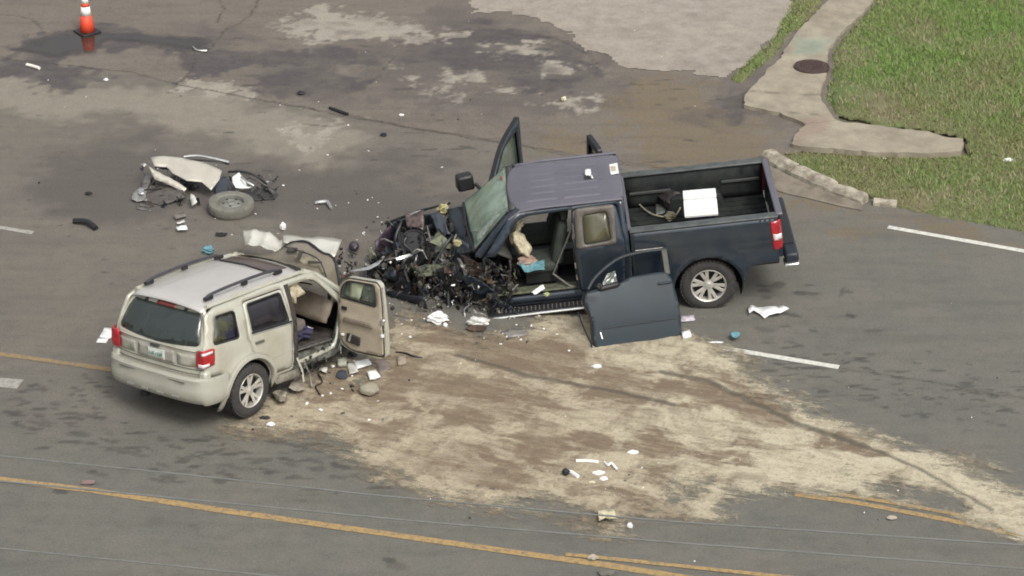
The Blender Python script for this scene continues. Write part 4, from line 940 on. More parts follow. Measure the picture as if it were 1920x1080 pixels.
o = lump('bag', TR[0]+TR[1] @ tl_(1262, 372, 1.0), (.42, .34, .26), pmat('black_bag', (.028, .024, .022), .55, var=.4), None, .15, 32, 3, label='dark slumped bag lying against the foam box in the cargo bed', cat='bag')
o = MB().sheet(*[TR[0]+TR[1] @ tl_(u, v, .915) for u, v in ((1228, 372), (1250, 368), (1246, 398), (1230, 402))], 5, 5, .01, .01, 33).build('plastic_sheet', pmat('grey_plastic', (.10, .11, .10), .45), None, smooth=True, th=.004, label='grey plastic sheet on the floor of the cargo bed', cat='plastic sheet')
g_ = MB(); c = tw(1.57, .02, 1.965)
o = empty('work_glove', c, TR[1], label='white and black glove lying on the pickup roof', cat='glove')
MB().sheet((-.03, -.13, .0), (.05, -.11, .01), (.06, .06, .02), (-.02, .08, .0), 4, 5, .012, .01, 41).build('glove_palm', paper, o, smooth=True, th=.02)
for k in range(3): MB().tube([(-.03+.04*k, .06, .01), (-.04+.05*k, .12, .02), (-.05+.05*k, .15, .0)], .012, 5).build('glove_finger', black if k else paper, o)
c = tw(1.20, -.10, 1.955)
o = MB().sheet((-.07, -.17, 0), (.05, -.17, -.008), (.05, .17, -.012), (-.07, .17, 0), 3, 3, .003, 0, 42).build('sticker', paper, None, th=.003); o.matrix_world = Matrix.Translation(c) @ TR[1].to_4x4(); prop(o, 'pale rectangular sticker at the rear edge of the pickup roof', 'sticker')
MB().box((0, 0, .004), (.07, .16, .003)).build('printed_patch', pmat('tan_print', (.50, .40, .30), .7), o)
o = MB().sheet(*[TR[0]+TR[1] @ tl_(u, v, z) for u, v, z in ((968, 492, .98), (1020, 486, .96), (1022, 504, .93), (985, 506, .93))], 9, 6, .02, .03, 43).build('cloth', teal, None, smooth=True, th=.01, label='teal cloth crumpled on the driver seat of the pickup', cat='cloth')
o = MB().sheet(*[TR[0]+TR[1] @ tl_(u, v, z) for u, v, z in ((995, 547, .62), (1018, 533, .66), (1022, 540, .63), (1002, 552, .60))], 5, 4, .012, .01, 44).build('paper', paper, None, smooth=True, th=.004, label='crumpled white paper on the door sill of the pickup', cat='paper')
lump('wrapper', TR[0]+TR[1] @ tl_(1025, 552, .61), (.08, .09, .05), pmat('lime_wrapper', (.40, .44, .20), .6), None, .3, 45, 2, label='small lime green wrapper beside the white paper on the pickup sill', cat='wrapper')

# ---- the torn off front door leaning on the truck
pA = at(1115, 655); pB = at(1279, 631); ax = (pB-pA).normalized(); inn = Vector((-ax.y, ax.x, 0)); LEAN = radians(30)
up_ = (inn*sin(LEAN)+Vector((0, 0, 1))*cos(LEAN)); nn_ = ax.cross(up_)      # nn_ points to the viewer side
Rm = Matrix((ax, up_, nn_)).transposed()
D = empty('torn_off_door', pA, Rm, label='torn off blue grey front door with handle leaning on the side of the pickup', cat='car door')
dpaint = pmat('door_paint_blue_grey', (.027, .038, .047), .5, 0, .3, 2., coat=.05, spec=.25, col2=(.030, .037, .042), amt=(.4, .7))
def bulge(a, b): return .05*sin(pi*min(1, max(0, b/.95)))-.06*max(0, .18-a)**1*2*(1 if b < .7 else .4)-.012*math.exp(-((b-.27)/.018)**2)
skin = rnd([(.03, 0), (1.33, 0), (1.345, .4), (1.30, .86), (1.24, .955), (1.12, .968), (.68, .955), (.52, .885), (.18, .855), (-.01, .82), (-.06, .70), (.02, .45), (-.0, .1)], [.03, .04, .05, .04, .04, .05, .06, .04, .04, .06, .08, .1, .04])
panel('door_skin', skin, [], lambda a, b: (a, b, bulge(a, b)), dpaint, D, h=.045, th=.02, out=(0, 0, 1))
panel('door_inner', skin, [], lambda a, b: (a, b, -.09), beige_d, D, h=.2, th=.02)
L = dens(skin, .08); mb = MB(); V = []
for a, b in L: V += [(a, b, bulge(a, b)-.01), (a, b, -.10)]
mb.add(V, [(2*i, 2*i+1, (2*i+3) % len(V), (2*i+2) % len(V)) for i in range(len(L))]).build('door_rim', black, D)
MB().tube(smooth_path([(.04, .86, -.03), (.16, 1.0, -.05), (.36, 1.14, -.06), (.60, 1.25, -.07), (.90, 1.29, -.07), (1.20, 1.29, -.07), (1.31, 1.28, -.07)]), .026, 6).build('window_frame', pmat('frame_navy_matt', (.014, .02, .026), .55), D, smooth=True)
MB().box((1.27, 1.10, -.06), (.085, .36, .05)).build('window_frame_bar', pmat('olive_trim', (.06, .06, .048), .5), D, bevel=.01)
MB().box((1.05, 1.318, -.06), (.42, .008, .02), euler(0, 0, -1)).build('frame_glint_strip', steel, D)
MB().sheet((.24, .86, -.05), (.50, .88, -.05), (.50, 1.08, -.06), (.36, 1.04, -.06), 5, 5, .01, 0, 51).build('window_shard', g_door, D, th=.005)
MB().box((1.18, .80, .035), (.21, .035, .04)).build('handle', dpaint, D, smooth=True, bevel=.012); MB().box((1.18, .755, .02), (.20, .05, .012)).build('handle_recess', black, D, smooth=True, bevel=.005)
MB().box((.34, .86, .03), (.36, .09, .08), euler(0, 0, 6), .8).build('mirror_mount', black, D, smooth=True, bevel=.03); lump('mirror_stub', (.20, .88, .05), (.09, .09, .08), black, D, .2, 52, 3)
MB().box((.72, .275, .052), (1.12, .010, .012)).build('moulding', black, D, bevel=.003)
MB().tube(smooth_path([(-.16, .56, -.02), (-.12, .38, -.02), (-.04, .12, -.03), (.03, -.005, -.03), (.5, -.012, -.02), (1.33, -.012, -.02)]), .012, 5).build('weather_seal', blackm, D)
MB().box((.12, .18, .03), (.015, .10, .012), euler(0, 0, 8)).build('scrape', bright, D)
# ------------------------------------------------------------------ the champagne SUV
Q = empty('suv', SU[0], SU[1], label='champagne coloured SUV with a crushed front and its front passenger door open', cat='SUV')
def sY(x, z):
    y = .885-.06*max(0, (.62-z)/.25)**2
    if z > 1.0: y -= .20*((z-1.0)/.68)**1.5
    if x < -.55: y -= .10*((-.55-x)/.28)**2
    d = math.hypot(x, z-.36)
    if d > .36: y += .035*math.exp(-((d-.50)/.055)**2)
    return y
def ss(sg, o=0.): return lambda x, z: (x, sg*(sY(x, z)+o), z)
SARC = arc(0, .37, .435, 200, -8, 20)
qwin = rnd([(-.64, 1.20), (-.16, 1.17), (-.14, 1.52), (-.50, 1.53)], .05)
rdoor = rnd([(.50, .46), (.87, .45), (.90, 1.12), (.84, 1.57), (.06, 1.58), (.02, 1.10), (.10, .88), (.34, .78), (.46, .62)], [.03, .04, .03, .05, .06, .05, .05, .06, .05])
rwin = rnd([(.10, 1.18), (.83, 1.135), (.78, 1.535), (.12, 1.54)], .04)
fopen = rnd([(.98, .50), (1.76, .50), (1.84, .75), (1.92, 1.10), (1.50, 1.565), (.96, 1.575)], [.03, .1, .1, .06, .15, .04])
side = [(-.80, .78), (-.52, .78)]+SARC+[(.50, .38), (1.92, .37), (2.04, .60), (2.10, 1.10), (1.92, 1.22), (1.52, 1.64), (.6, 1.66), (-.48, 1.645), (-.66, 1.58), (-.80, 1.15)]
def big(P, g):
    cx = sum(p[0] for p in P)/len(P); cy = sum(p[1] for p in P)/len(P)
    return [(cx+(x-cx)*(1+g), cy+(y-cy)*(1+g)) for x, y in P]
panel('body_side', side, [qwin, big(rdoor, .02), fopen], ss(-1), silver, Q, h=.06, th=.045, out=(0, -1, 0))
side_far = [(-.80, .78), (-.52, .78)]+SARC+[(.50, .38), (1.92, .37), (2.04, .60), (2.10, 1.10), (1.92, 1.22), (1.52, 1.64), (.6, 1.66), (-.48, 1.645), (-.66, 1.58), (-.80, 1.15)]
panel('body_side', side_far, [qwin, rwin, rnd([(1.10, 1.12), (1.92, 1.10), (1.50, 1.55), (1.10, 1.55)], .05)], ss(1), silver, Q, h=.07, th=.045, out=(0, 1, 0))
for P in (qwin, rwin): panel('side_window', P, [], ss(1, -.02), g_dark, Q, h=.12, th=.006)
panel('side_window', qwin, [], ss(-1, -.015), pmat('quarter_glass', (.075, .08, .03), .10, 0, .8, 3.2, alpha=.97, spec=.8, col2=(.02, .018, .04)), Q, h=.1, th=.006)
D1 = panel('rear_door', rdoor, [rwin], ss(-1, .006), silver, Q, h=.06, th=.05, out=(0, -1, 0))
panel('window', rwin, [], ss(-1, -.02), pmat('rear_side_glass', (.03, .028, .035), .08, 0, .5, 2.5, alpha=.80, spec=.8), D1, h=.12, th=.006)
MB().tube([ss(-1, .012)(x, 1.18-.05*(x-.10)/.87-.012) for x in np.linspace(.08, .87, 10)], .014, 6).build('belt_trim', black, D1, smooth=True)
MB().tube([ss(-1, .016)(x, 1.165-.05*(x-.10)/.87-.02) for x in np.linspace(.08, .87, 10)], .006, 5).build('belt_chrome', bright, D1, smooth=True)
MB().tube([ss(-1, .004)(x, z) for x, z in rwin+rwin[:1]], .013, 5, False).build('window_seal', black, D1, smooth=True)
MB().tube([ss(-1, .0)(x, z) for x, z in qwin+qwin[:1]], .014, 5, False).build('window_seal', black, Q, smooth=True)
MB().box((.20, -.905, 1.02), (.17, .03, .035), euler(0, 3, 0)).build('handle', pmat('handle_grey', (.10, .10, .09), .4), D1, smooth=True, bevel=.01)
MB().tube([ss(-1, .010)(x, .72) for x in np.linspace(.46, .87, 8)], .006, 5).build('moulding', silver2, D1)
# pillar between the doors
MB().tube([ss(-1, -.01)(.935, z) for z in np.linspace(.48, 1.60, 8)], .045, 6).build('centre_pillar', pmat('pillar_brown', (.045, .038, .035), .6), Q, smooth=True)
# wheel arch flare
mb = MB(); V = []
for i, (x, z) in enumerate(arc(0, .37, .44, 200, -12, 26)):
    dx, dz = x/.44, (z-.37)/.44
    for (k, o) in ((0, .012), (.03, .038), (.075, .030), (.095, .004)): V.append((x+dx*k, -(sY(x+dx*k, z+dz*k)+o), z+dz*k))
mb.add(V, [(4*i+j, 4*i+j+1, 4*i+j+5, 4*i+j+4) for i in range(26) for j in range(3)]).build('wheel_arch_flare', silver2, Q, smooth=True, th=.02)
for sg in (1, -1):
    mb = MB(); a_ = arc(0, .37, .445, 205, -15, 18); mb.add([(x, sg*.87, z) for x, z in a_]+[(x, sg*.50, z) for x, z in a_], [(i, i+1, i+20, i+19) for i in range(18)]); mb.build('wheel_well', blackm, Q, smooth=True)
    panel('inner_well_wall', a_, [], lambda x, z, sg=sg: (x, sg*.5, z), blackm, Q, h=.3, th=.01)
wheel(Q, (0.0, -.80, .375), .365, .225, .235, 5, -1, True, euler(0, 0, 0)); wheel(Q, (0, .78, .42), .365, .225, .235, 5, 1, True)
# roof sheet
V = []; F = []; nx, ny = 44, 40
for j in range(ny+1):
    t = -1+2*j/ny
    for i in range(nx+1):
        a = i/nx; x = -.66+.03*abs(t)**6+(1.44+.66-.10*t*t)*a; hw = .655-.02*(1-a)
        z = 1.705-.04*abs(t)**2-.025*abs(t)**10+.035*sin(pi*min(1, a*1.1)*.8)-.05*max(0, (a-.88)/.12)**2-.05*max(0, (.10-a)/.10)**2
        for yc in (-.36, .36): z -= .006*math.exp(-((t*hw-yc)/.012)**2)*(1 if .05 < a < .75 else 0)
        V.append((x, t*hw, z))
F = [(j*(nx+1)+i, j*(nx+1)+i+1, (j+1)*(nx+1)+i+1, (j+1)*(nx+1)+i) for j in range(ny) for i in range(nx)]
roofS = MB().add(V, F).build('roof', pmat('champagne_roof_paint', (.55, .53, .50), .33, .25, .06, 3, coat=.4), Q, smooth=True, th=.02)
panel('sunroof', rnd([(.93, -.46), (1.30, -.44), (1.30, .44), (.93, .46)], .04), [], lambda x, y: (x, y, 1.748-.04*(y/.64)**2-.03*max(0, (x-1.1)/.2)**2), g_sun, Q, h=.06, th=.015)
MB().tube([(.91, -.47, 1.73), (.905, 0, 1.758), (.91, .47, 1.73)], .012, 5).build('sunroof_deflector', black, Q)
for sg in (1, -1):
    rl = MB(); P = smooth_path([(-.46, sg*.545, 1.70), (-.36, sg*.545, 1.765), (.25, sg*.55, 1.795), (.85, sg*.545, 1.785), (1.05, sg*.54, 1.73)])
    rl.tube(P, .021, 6); rl_o = rl.build('roof_rail', pmat('rail_charcoal', (.05, .048, .055), .4), Q, smooth=True)
    MB().box((-.40, sg*.545, 1.725), (.16, .05, .05)).build('rail_foot', black, rl_o, bevel=.01); MB().box((.98, sg*.545, 1.735), (.16, .05, .05)).build('rail_foot', black, rl_o, bevel=.01)
    MB().box((.30, sg*.55, 1.757), (.10, .05, .06)).build('rail_foot', black, rl_o, bevel=.01)
    MB().tube([(-.26, sg*.575, 1.755), (.18, sg*.58, 1.775)], .007, 5).build('rail_glint', bright, rl_o); MB().tube([(.42, sg*.58, 1.775), (.86, sg*.575, 1.765)], .007, 5).build('rail_glint', bright, rl_o)
    MB().tube([(-.55, sg*.64, 1.655), (.6, sg*.655, 1.675), (1.3, sg*.64, 1.665), (1.52, sg*.665, 1.60)], .03, 8).build('roof_edge', silver, Q, smooth=True)
    # windshield pillars
    MB().tube([(1.40, sg*.62, 1.665), (1.62, sg*.68, 1.56), (1.95, sg*.76, 1.30), (2.18, sg*.80, 1.10)], [.035, .045, .045, .055], 8).build('windshield_pillar', silver, Q, smooth=True)
# tailgate: a curved hatch
def hX(y, z, o=0.):
    x = -.865+.015*(1.0-z)*(z < 1.0)
    if z > 1.12: x += .30*((z-1.12)/.55)**1.35
    return x+.11*abs(y/.86)**4-o
hatch = [(-.80, .72), (.80, .72), (.84, .95), (.80, 1.15), (.735, 1.42), (.66, 1.60), (.60, 1.66), (-.60, 1.66), (-.66, 1.60), (-.735, 1.42), (-.80, 1.15), (-.84, .95)]
hwin = rnd([(-.735, 1.19), (0, 1.13), (.735, 1.19), (.66, 1.46), (.60, 1.575), (-.60, 1.575), (-.66, 1.46)], [.07, .3, .07, .05, .05, .05, .05])
H = panel('hatch', rnd(hatch, .04), [hwin], lambda y, z: (hX(y, z), y, z), silver, Q, h=.055, th=.04, out=(-1, 0, 0))
panel('rear_window', hwin, [], lambda y, z: (hX(y, z, .004), y, z), g_dark, H, h=.08, th=.006, out=(-1, 0, 0))
panel('high_brake_light', rnd([(-.17, 1.575), (.17, 1.575), (.15, 1.645), (-.15, 1.645)], .015), [], lambda y, z: (hX(y, z, .018), y, z), red_dark, H, h=.05, th=.02, out=(-1, 0, 0))
for y in (.36, -.36): MB().box((hX(y, 1.60, .015), y, 1.60), (.05, .035, .05), euler(0, 35, 0)).build('glass_hinge', black, H, bevel=.006)
MB().tube([(hX(y, 1.12, .01), y, 1.125) for y in np.linspace(-.78, .78, 14)], .012, 6).build('lower_glass_trim', silver, H, smooth=True)
MB().tube([(hX(-.05, 1.17, .012), -.05, 1.165), (hX(-.24, 1.22, .018), -.24, 1.20), (hX(-.44, 1.22, .018), -.44, 1.205)], .010, 5).build('rear_wiper', black, H)
panel('number_plate_recess', rnd([(-.34, .885), (.34, .885), (.32, 1.07), (-.32, 1.07)], .02), [], lambda y, z: (hX(y, z, .008), y, z), pmat('champagne_shadow_grey', (.43, .41, .36), .4, .3), H, h=.08, th=.012, out=(-1, 0, 0))
pl = panel('number_plate', rnd([(-.17, .90), (.14, .90), (.14, 1.04), (-.17, 1.04)], .008), [], lambda y, z: (hX(y, z, .016), y, z), pmat('plate_green_white', (.55, .58, .52), .5), H, h=.08, th=.004, out=(-1, 0, 0))
mb = MB()
for y, a, hh in ((-.12, 20, .05), (-.09, -15, .045), (-.055, 0, .05), (-.015, 30, .03), (.03, 0, .05), (.055, 12, .045), (.09, 0, .05)): mb.box((hX(y, .97, .022), y, .965), (.004, .012, hh), euler(a, 0, 0)); mb.box((hX(y, .97, .022), y+.008, .965+.012*((a % 3)-1)), (.004, .022, .008))
mb.build('plate_characters', pmat('plate_ink_teal', (.10, .22, .20), .6), pl)
for y0, y1 in ((-.76, -.38), (.38, .76)): panel('hatch_inset', rnd([(y0, .90), (y1, .89), (y1, 1.055), (y0, 1.06)], .03), [], lambda y, z: (hX(y, z, .004), y, z), silver2, H, h=.08, th=.006, out=(-1, 0, 0))
MB().box((hX(0, 1.085, .02), 0, 1.085), (.03, .16, .03)).build('hatch_handle', pmat('dark_badge', (.10, .10, .11), .35, .5), H, bevel=.008)
for zz in (.865, .80): MB().tube([(hX(y, zz, .004), y, zz) for y in np.linspace(-.79, .79, 16)], .006, 5).build('hatch_seam', pmat('seam_grey', (.12, .115, .10), .7), H)
for sg in (-1, 1):
    tl = panel('tail_lamp', rnd([(0, .90), (.34, .93), (.33, 1.16), (.02, 1.15)], .03), [], lambda a, z, sg=sg: ((hX(.86, z, -.01)-.10+max(0, a-.14)*1.0, sg*(.70+min(a, .14)*1.0+max(0, a-.14)*.16-.035*(sg > 0)), z)), red_lens, Q, h=.04, th=.03)
    panel('clear_lens', rnd([(.10, 1.085), (.30, 1.10), (.30, 1.135), (.11, 1.125)], .01), [], lambda a, z, sg=sg: ((hX(.86, z, -.01)-.106+max(0, a-.14)*1.0, sg*(.70+min(a, .14)*1.0+max(0, a-.14)*.16+.009-.035*(sg > 0)), z)), white_lens, tl, h=.04, th=.006)
    panel('clear_lens', rnd([(.04, .915), (.24, .93), (.24, .975), (.04, .965)], .01), [], lambda a, z, sg=sg: ((hX(.86, z, -.01)-.106+max(0, a-.14)*1.0, sg*(.70+min(a, .14)*1.0+max(0, a-.14)*.16+.009-.035*(sg > 0)), z)), white_lens, tl, h=.04, th=.006)
    MB().box((-.775, sg*.80, .80), (.14, .14, .13), None, .9).build('bumper_shoulder', silver, Q, smooth=True, bevel=.035)
# wrap-around bumper
MB().sheet((-.80, -.79, .76), (-.80, .79, .76), (-.885, .78, .735), (-.885, -.78, .735), 6, 2).build('bumper_gap', pmat('seam_grey', (0, 0, 0)), Q)
MB().tube([(-.915+.06*(y/.8)**4, y, .752) for y in np.linspace(-.80, .80, 16)], .011, 6).build('hatch_gap_seal', blackm, Q)
path = smooth_path([(x, y, 0) for x, y in ((-.43, .925), (-.66, .93), (-.86, .86), (-.955, .62), (-.985, 0), (-.955, -.62), (-.86, -.86), (-.66, -.93), (-.43, -.925))], 5)

prof = [(-.13, .775), (-.02, .775), (.0, .74), (-.015, .66), (.0, .60), (-.005, .50), (-.04, .42), (-.10, .385), (-.3, .385)]
mb = MB(); V = []; m = len(prof)
for i, p in enumerate(path):
    t = (path[min(i+1, len(path)-1)]-path[max(0, i-1)]).normalized(); nn = Vector((t.y, -t.x, 0))
    if nn.dot(Vector((-1, 0, 0))) < 0 and abs(p.y) < .8: nn = -nn
    if nn.dot(Vector((0, p.y, 0))) < 0 and abs(p.y) >= .8: nn = -nn
    for o, z in prof: V.append(p+nn*o*(1 if abs(p.y) < .85 else .5)+Vector((0, 0, z)))
mb.add(V, [(m*i+j, m*i+j+1, m*(i+1)+j+1, m*(i+1)+j) for i in range(len(path)-1) for j in range(m-1)])
bu = mb.build('rear_bumper', silver2, Q, smooth=True, th=.02)
for y in (-.42, -.16, .12, .40): MB().box((-.985+.03*(y/.5)**2, y, .475), (.012, .13, .026), euler(0, 12, 0)).build('bumper_slot', bright, bu, bevel=.004)
MB().tube([(-.965, y, .70) for y in np.linspace(-.6, .6, 6)], .008, 5).build('bumper_step_seam', pmat('seam_grey', (.12, .115, .10), .7), bu)
MB().box((-.90, .20, .36), (.10, .10, .07)).build('tow_hitch', darkmet, Q, bevel=.01)
# underside and cabin
mb = MB().box((.9, 0, .42), (2.9, 1.5, .10)); mb.tube([(0, -.8, .35), (0, .8, .40)], .04, 8); mb.build('underbody', blackm, Q)
MB().sheet((-.7, -.78, .66), (2.1, -.78, .60), (2.1, .78, .60), (-.7, .78, .66), 8, 6, .01).build('cabin_floor', pmat('brown_carpet', (.06, .05, .042), .95, var=.5), Q, smooth=True)
for yy in (-.40, .40):
    st = rbox('seat', (1.22, yy, .86), (.50, .48, .18), pmat('seat_taupe', (.16, .14, .12), .85, var=.2), Q, bevel=.06)
    rbox('seat_back', (.86, yy, 1.12), (.16, .48, .60), pmat('seat_taupe', (.16, .14, .12), .85), st, euler(0, -16, 0), .85, .05); rbox('head_restraint', (.76, yy, 1.44), (.10, .26, .17), pmat('seat_taupe', (0, 0, 0)), st, euler(0, -14, 0), .9, .04)
st = rbox('rear_seat', (.30, 0, .84), (.48, 1.4, .18), pmat('seat_taupe', (0, 0, 0)), Q, bevel=.05); rbox('rear_seat_back', (.02, 0, 1.10), (.16, 1.4, .6), pmat('seat_taupe', (0, 0, 0)), st, euler(0, -12, 0), bevel=.05)
MB().sheet((1.98, -.74, 1.10), (2.0, .74, 1.16), (1.80, .70, .86), (1.80, -.72, .80), 10, 5, .02, .02, 61).build('dashboard', beige_d, Q, smooth=True, th=.04)
MB().sheet((1.98, -.72, 1.12), (2.0, .74, 1.17), (2.42, .70, 1.16), (2.36, -.72, 1.12), 12, 6, .02, .03, 62).build('dashboard_top', beige, Q, smooth=True, th=.03)
def sl_(u, v, ax_, val): return loc(SU, u, v, ax_, val)
# windshield glass bulged forward, dusty, in its black surround
V = []; n_ = 18; rimc = smooth_path([(2.16, -.66, 1.14), (2.19, -.60, 1.40), (2.21, -.49, 1.60), (2.24, -.22, 1.70), (2.28, .12, 1.71), (2.32, .48, 1.62), (2.26, .70, 1.35)], 3); hdrc = smooth_path([(1.98, -.74, 1.30), (1.74, -.70, 1.50), (1.46, -.60, 1.665), (1.44, -.25, 1.70), (1.44, .12, 1.70), (1.44, .45, 1.68), (1.44, .60, 1.65)], 3)
for j in range(n_+1):
    for i in range(n_+1):
        a, b = i/n_, j/n_; p = hdrc[i].lerp(rimc[i], b); V.append(p+Vector((.2, 0, .9))*(-.09*sin(pi*b)+.03*sin(a*17+b*3)*b)+Vector((U(-1, 1), U(-1, 1), U(-1, 1)))*.008)
mb = MB().add(V, [(j*(n_+1)+i, j*(n_+1)+i+1, (j+1)*(n_+1)+i+1, (j+1)*(n_+1)+i) for j in range(n_) for i in range(n_)]); mb.build('windshield', g_dust, Q, smooth=True, th=.006)
for (u, v, z, d3) in ((562, 478, 1.72, (.22, .05, .03)), (548, 468, 1.70, (.10, .14, .04)), (590, 492, 1.68, (.05, .20, .03))): MB().box(sl_(u, v, 2, z), d3, euler(0, -10, 30), 1, .01).build('trim_scrap', pmat('scrap_dark_brown', (.05, .042, .036), .5), Q, bevel=.008)
MB().sheet(sl_(548, 478, 2, 1.71), sl_(596, 482, 2, 1.70), sl_(612, 515, 2, 1.50), sl_(585, 505, 2, 1.56), 8, 6, .012, .03, 76).build('torn_head_lining', pmat('head_lining_olive', (.24, .215, .15), .8, var=.4, scale=8), Q, smooth=True, th=.008)
MB().tube(smooth_path([sl_(532, 462, 2, 1.68), sl_(560, 470, 2, 1.72), sl_(596, 486, 2, 1.70), sl_(612, 520, 2, 1.48)]), .010, 5).build('glass_tear_line', black, Q)
edge = [V[n_*(n_+1)+i] for i in range(0, n_+1)]+[V[j*(n_+1)+n_] for j in range(n_-1, 6, -1)]
MB().tube(edge, .024, 6).build('windshield_seal', black, Q, smooth=True)
# open front passenger door, seen from inside
hx = 1.84
fd_o = rnd([(.88, .66), (.90, 1.18), (.93, 1.42), (1.05, 1.55), (1.60, 1.585), (1.66, 1.54), (1.70, 1.24), (1.73, .49), (1.20, .46), (.98, .50)], [.10, .03, .08, .08, .03, .05, .02, .06, .04, .1])
fd_w = rnd([(.95, 1.24), (.98, 1.40), (1.08, 1.50), (1.55, 1.53), (1.58, 1.22)], [.03, .05, .05, .05, .03])
DR = panel('front_door', fd_o, [fd_w], lambda y, z: (hx+.09+.03*sin(pi*min(1, z/1.2)), -y, z), silver, Q, h=.06, th=.01, out=(1, 0, 0))
panel('door_lining', big(fd_o, -.05), [fd_w], lambda y, z: (hx-.005-.02*math.exp(-((z-.92)/.07)**2), -y, z), beige, DR, h=.05, th=.02, out=(-1, 0, 0))
L = dens(fd_o, .07); mb = MB(); V = []
for y, z in L: V += [(hx+.09+.03*sin(pi*min(1, z/1.2)), -y, z), (hx+.0, -y, z)]
mb.add(V, [(2*i, 2*i+1, (2*i+3) % len(V), (2*i+2) % len(V)) for i in range(len(L))]).build('door_rim', silver, DR)
panel('window', fd_w, [], lambda y, z: (hx+.04, -y, z), g_door, DR, h=.12, th=.005)
MB().sheet((hx+.03, -1.07, 1.24), (hx+.03, -1.26, 1.24), (hx+.03, -1.34, 1.50), (hx+.03, -1.12, 1.50), 4, 5, .01, 0, 63).build('torn_curtain_airbag', pmat('pale_green_cloth', (.40, .43, .30), .8), DR, smooth=True, th=.006)
MB().tube([(hx-.01, -y, z) for y, z in fd_w+fd_w[:1]], .013, 5, False).build('window_seal', black, DR, smooth=True)
MB().box((hx-.03, -1.28, .93), (.05, .52, .07)).build('arm_rest', beige_d, DR, smooth=True, bevel=.02)
MB().box((hx-.02, -1.02, 1.09), (.03, .09, .05)).build('inner_handle', blackm, DR, bevel=.008)
MB().box((hx-.02, -1.18, .66), (.04, .24, .13), euler(6, 0, 0)).build('map_pocket', pmat('pocket_dark', (.03, .026, .024), .7), DR, smooth=True, bevel=.015)
MB().box((hx-.04, -1.14, .68), (.03, .03, .10), euler(20, 0, 0)).build('pocket_contents', bright, DR); MB().box((hx-.035, -1.0, .70), (.03, .05, .03)).build('door_lamp', paper, DR, bevel=.006)
MB().box((hx-.01, -1.70, 1.02), (.05, .06, .09), euler(20, 0, 0)).build('latch', bright, DR, bevel=.01); MB().box((hx-.01, -1.70, .82), (.05, .04, .045)).build('latch', paper, DR, bevel=.008)
MB().tube([(hx+.0, -1.685, 1.52), (hx, -1.715, 1.2), (hx, -1.74, .56)], .010, 5).build('edge_trim', bright, DR)
# lower front of the opening
MB().tube([(1.78, -.80, .36), (1.86, -.84, .62), (1.94, -.85, .90), (2.04, -.84, 1.14)], [.07, .065, .05, .04], 7).build('hinge_pillar', pmat('dark_green_grey', (.035, .045, .042), .55), Q, smooth=True)
MB().sheet((.92, -.80, .60), (1.80, -.82, .58), (1.80, -.92, .40), (.92, -.90, .42), 8, 4, .02, .02, 64).build('bent_sill', pmat('sill_grey_green', (.16, .165, .14), .5, .3, .5, 9), Q, smooth=True, th=.02)
MB().box((1.36, -.80, .63), (.80, .10, .03), euler(0, 3, 0)).build('sill_plate', steel, Q, bevel=.01)
MB().sheet((.50, -.88, .42), (.98, -.91, .42), (1.02, -.94, .28), (.50, -.90, .32), 6, 3, .015, .01, 65).build('lower_cladding', pmat('muddy_cladding', (.20, .185, .15), .7, var=.5), Q, smooth=True, th=.015)
for k, (x0, z0) in enumerate(((.94, .58), (1.10, .46))): MB().tube([(x0, -.90, z0), (x0+.02, -.97, z0-.16), (x0-.01, -1.03, z0-.32)], .016, 6).build('hanging_strip', steel if k else silver2, Q)
lump('passenger_airbag', tuple(sl_(548, 546, 1, -.58)), (.34, .14, .34), cream2, Q, .14, 66, 4, euler(0, 18, 30))
MB().sheet(*[sl_(u, v, 1, -.64) for u, v in ((530, 524), (556, 528), (574, 550), (541, 568))], 7, 6, .02, .02, 67).build('airbag_flap', cream, Q, smooth=True, th=.01)
MB().box((1.93, -.66, 1.12), (.03, .05, .20)).build('air_vent', blackm, Q, bevel=.006)
# torn hood
def hs_(u, v, z): return sl_(u, v, 2, z)
hood_m = pmat('hood_white_champagne', (.68, .66, .58), .32, .15, .14, 3, coat=.5)
hd = MB().sheet(hs_(530, 437, 1.18), hs_(641, 447, 1.20), hs_(627, 482, 1.16), hs_(532, 452, 1.24), 12, 5, .012, .02, 71).build('hood', hood_m, Q, smooth=True, th=.012)
V = []; nx, ny = 16, 10; c4 = [hs_(453, 434, 1.12), hs_(532, 446, 1.16), hs_(527, 474, 1.14), hs_(457, 460, 1.10)]
for j in range(ny+1):
    for i in range(nx+1):
        a, b = i/nx, j/ny; p = c4[0].lerp(c4[1], a).lerp(c4[3].lerp(c4[2], a), b)
        V.append(p+Vector((-.3, 0, .9))*(.12*sin(pi*min(1, a*1.15))**.5*(1-.4*b)-.05*abs(sin(a*9+b*2))**.7+.02*sin(b*7))+Vector((U(-1, 1), U(-1, 1), U(-1, 1)))*.004)
MB().add(V, [(j*(nx+1)+i, j*(nx+1)+i+1, (j+1)*(nx+1)+i+1, (j+1)*(nx+1)+i) for j in range(ny) for i in range(nx)]).build('crumpled_wing', hood_m, Q, smooth=True, th=.01)
MB().sheet(hs_(532, 452, 1.2), hs_(627, 482, 1.14), hs_(634, 520, .95), hs_(545, 470, 1.1), 10, 5, .03, .04, 72).build('hood_underside', blackm, Q, smooth=True, th=.01)
MB().sheet((2.30, -.80, 1.10), (2.34, .80, 1.14), (2.36, .78, .45), (2.32, -.78, .45), 12, 7, .04, .05, 73).build('firewall', blackm, Q, smooth=True, th=.02)
MB().sheet((2.0, -.90, 1.08), (2.60, -.84, 1.0), (2.56, -.80, .55), (2.04, -.88, .60), 8, 6, .03, .04, 74).build('front_fender', silver2, Q, smooth=True, th=.01)
rbox('engine_block', (2.95, .15, .74), (.60, .80, .44), darkmet, Q, euler(4, 6, 12), .85, .04)
T_keep = TR
cl = [MB() for _ in clump_m]
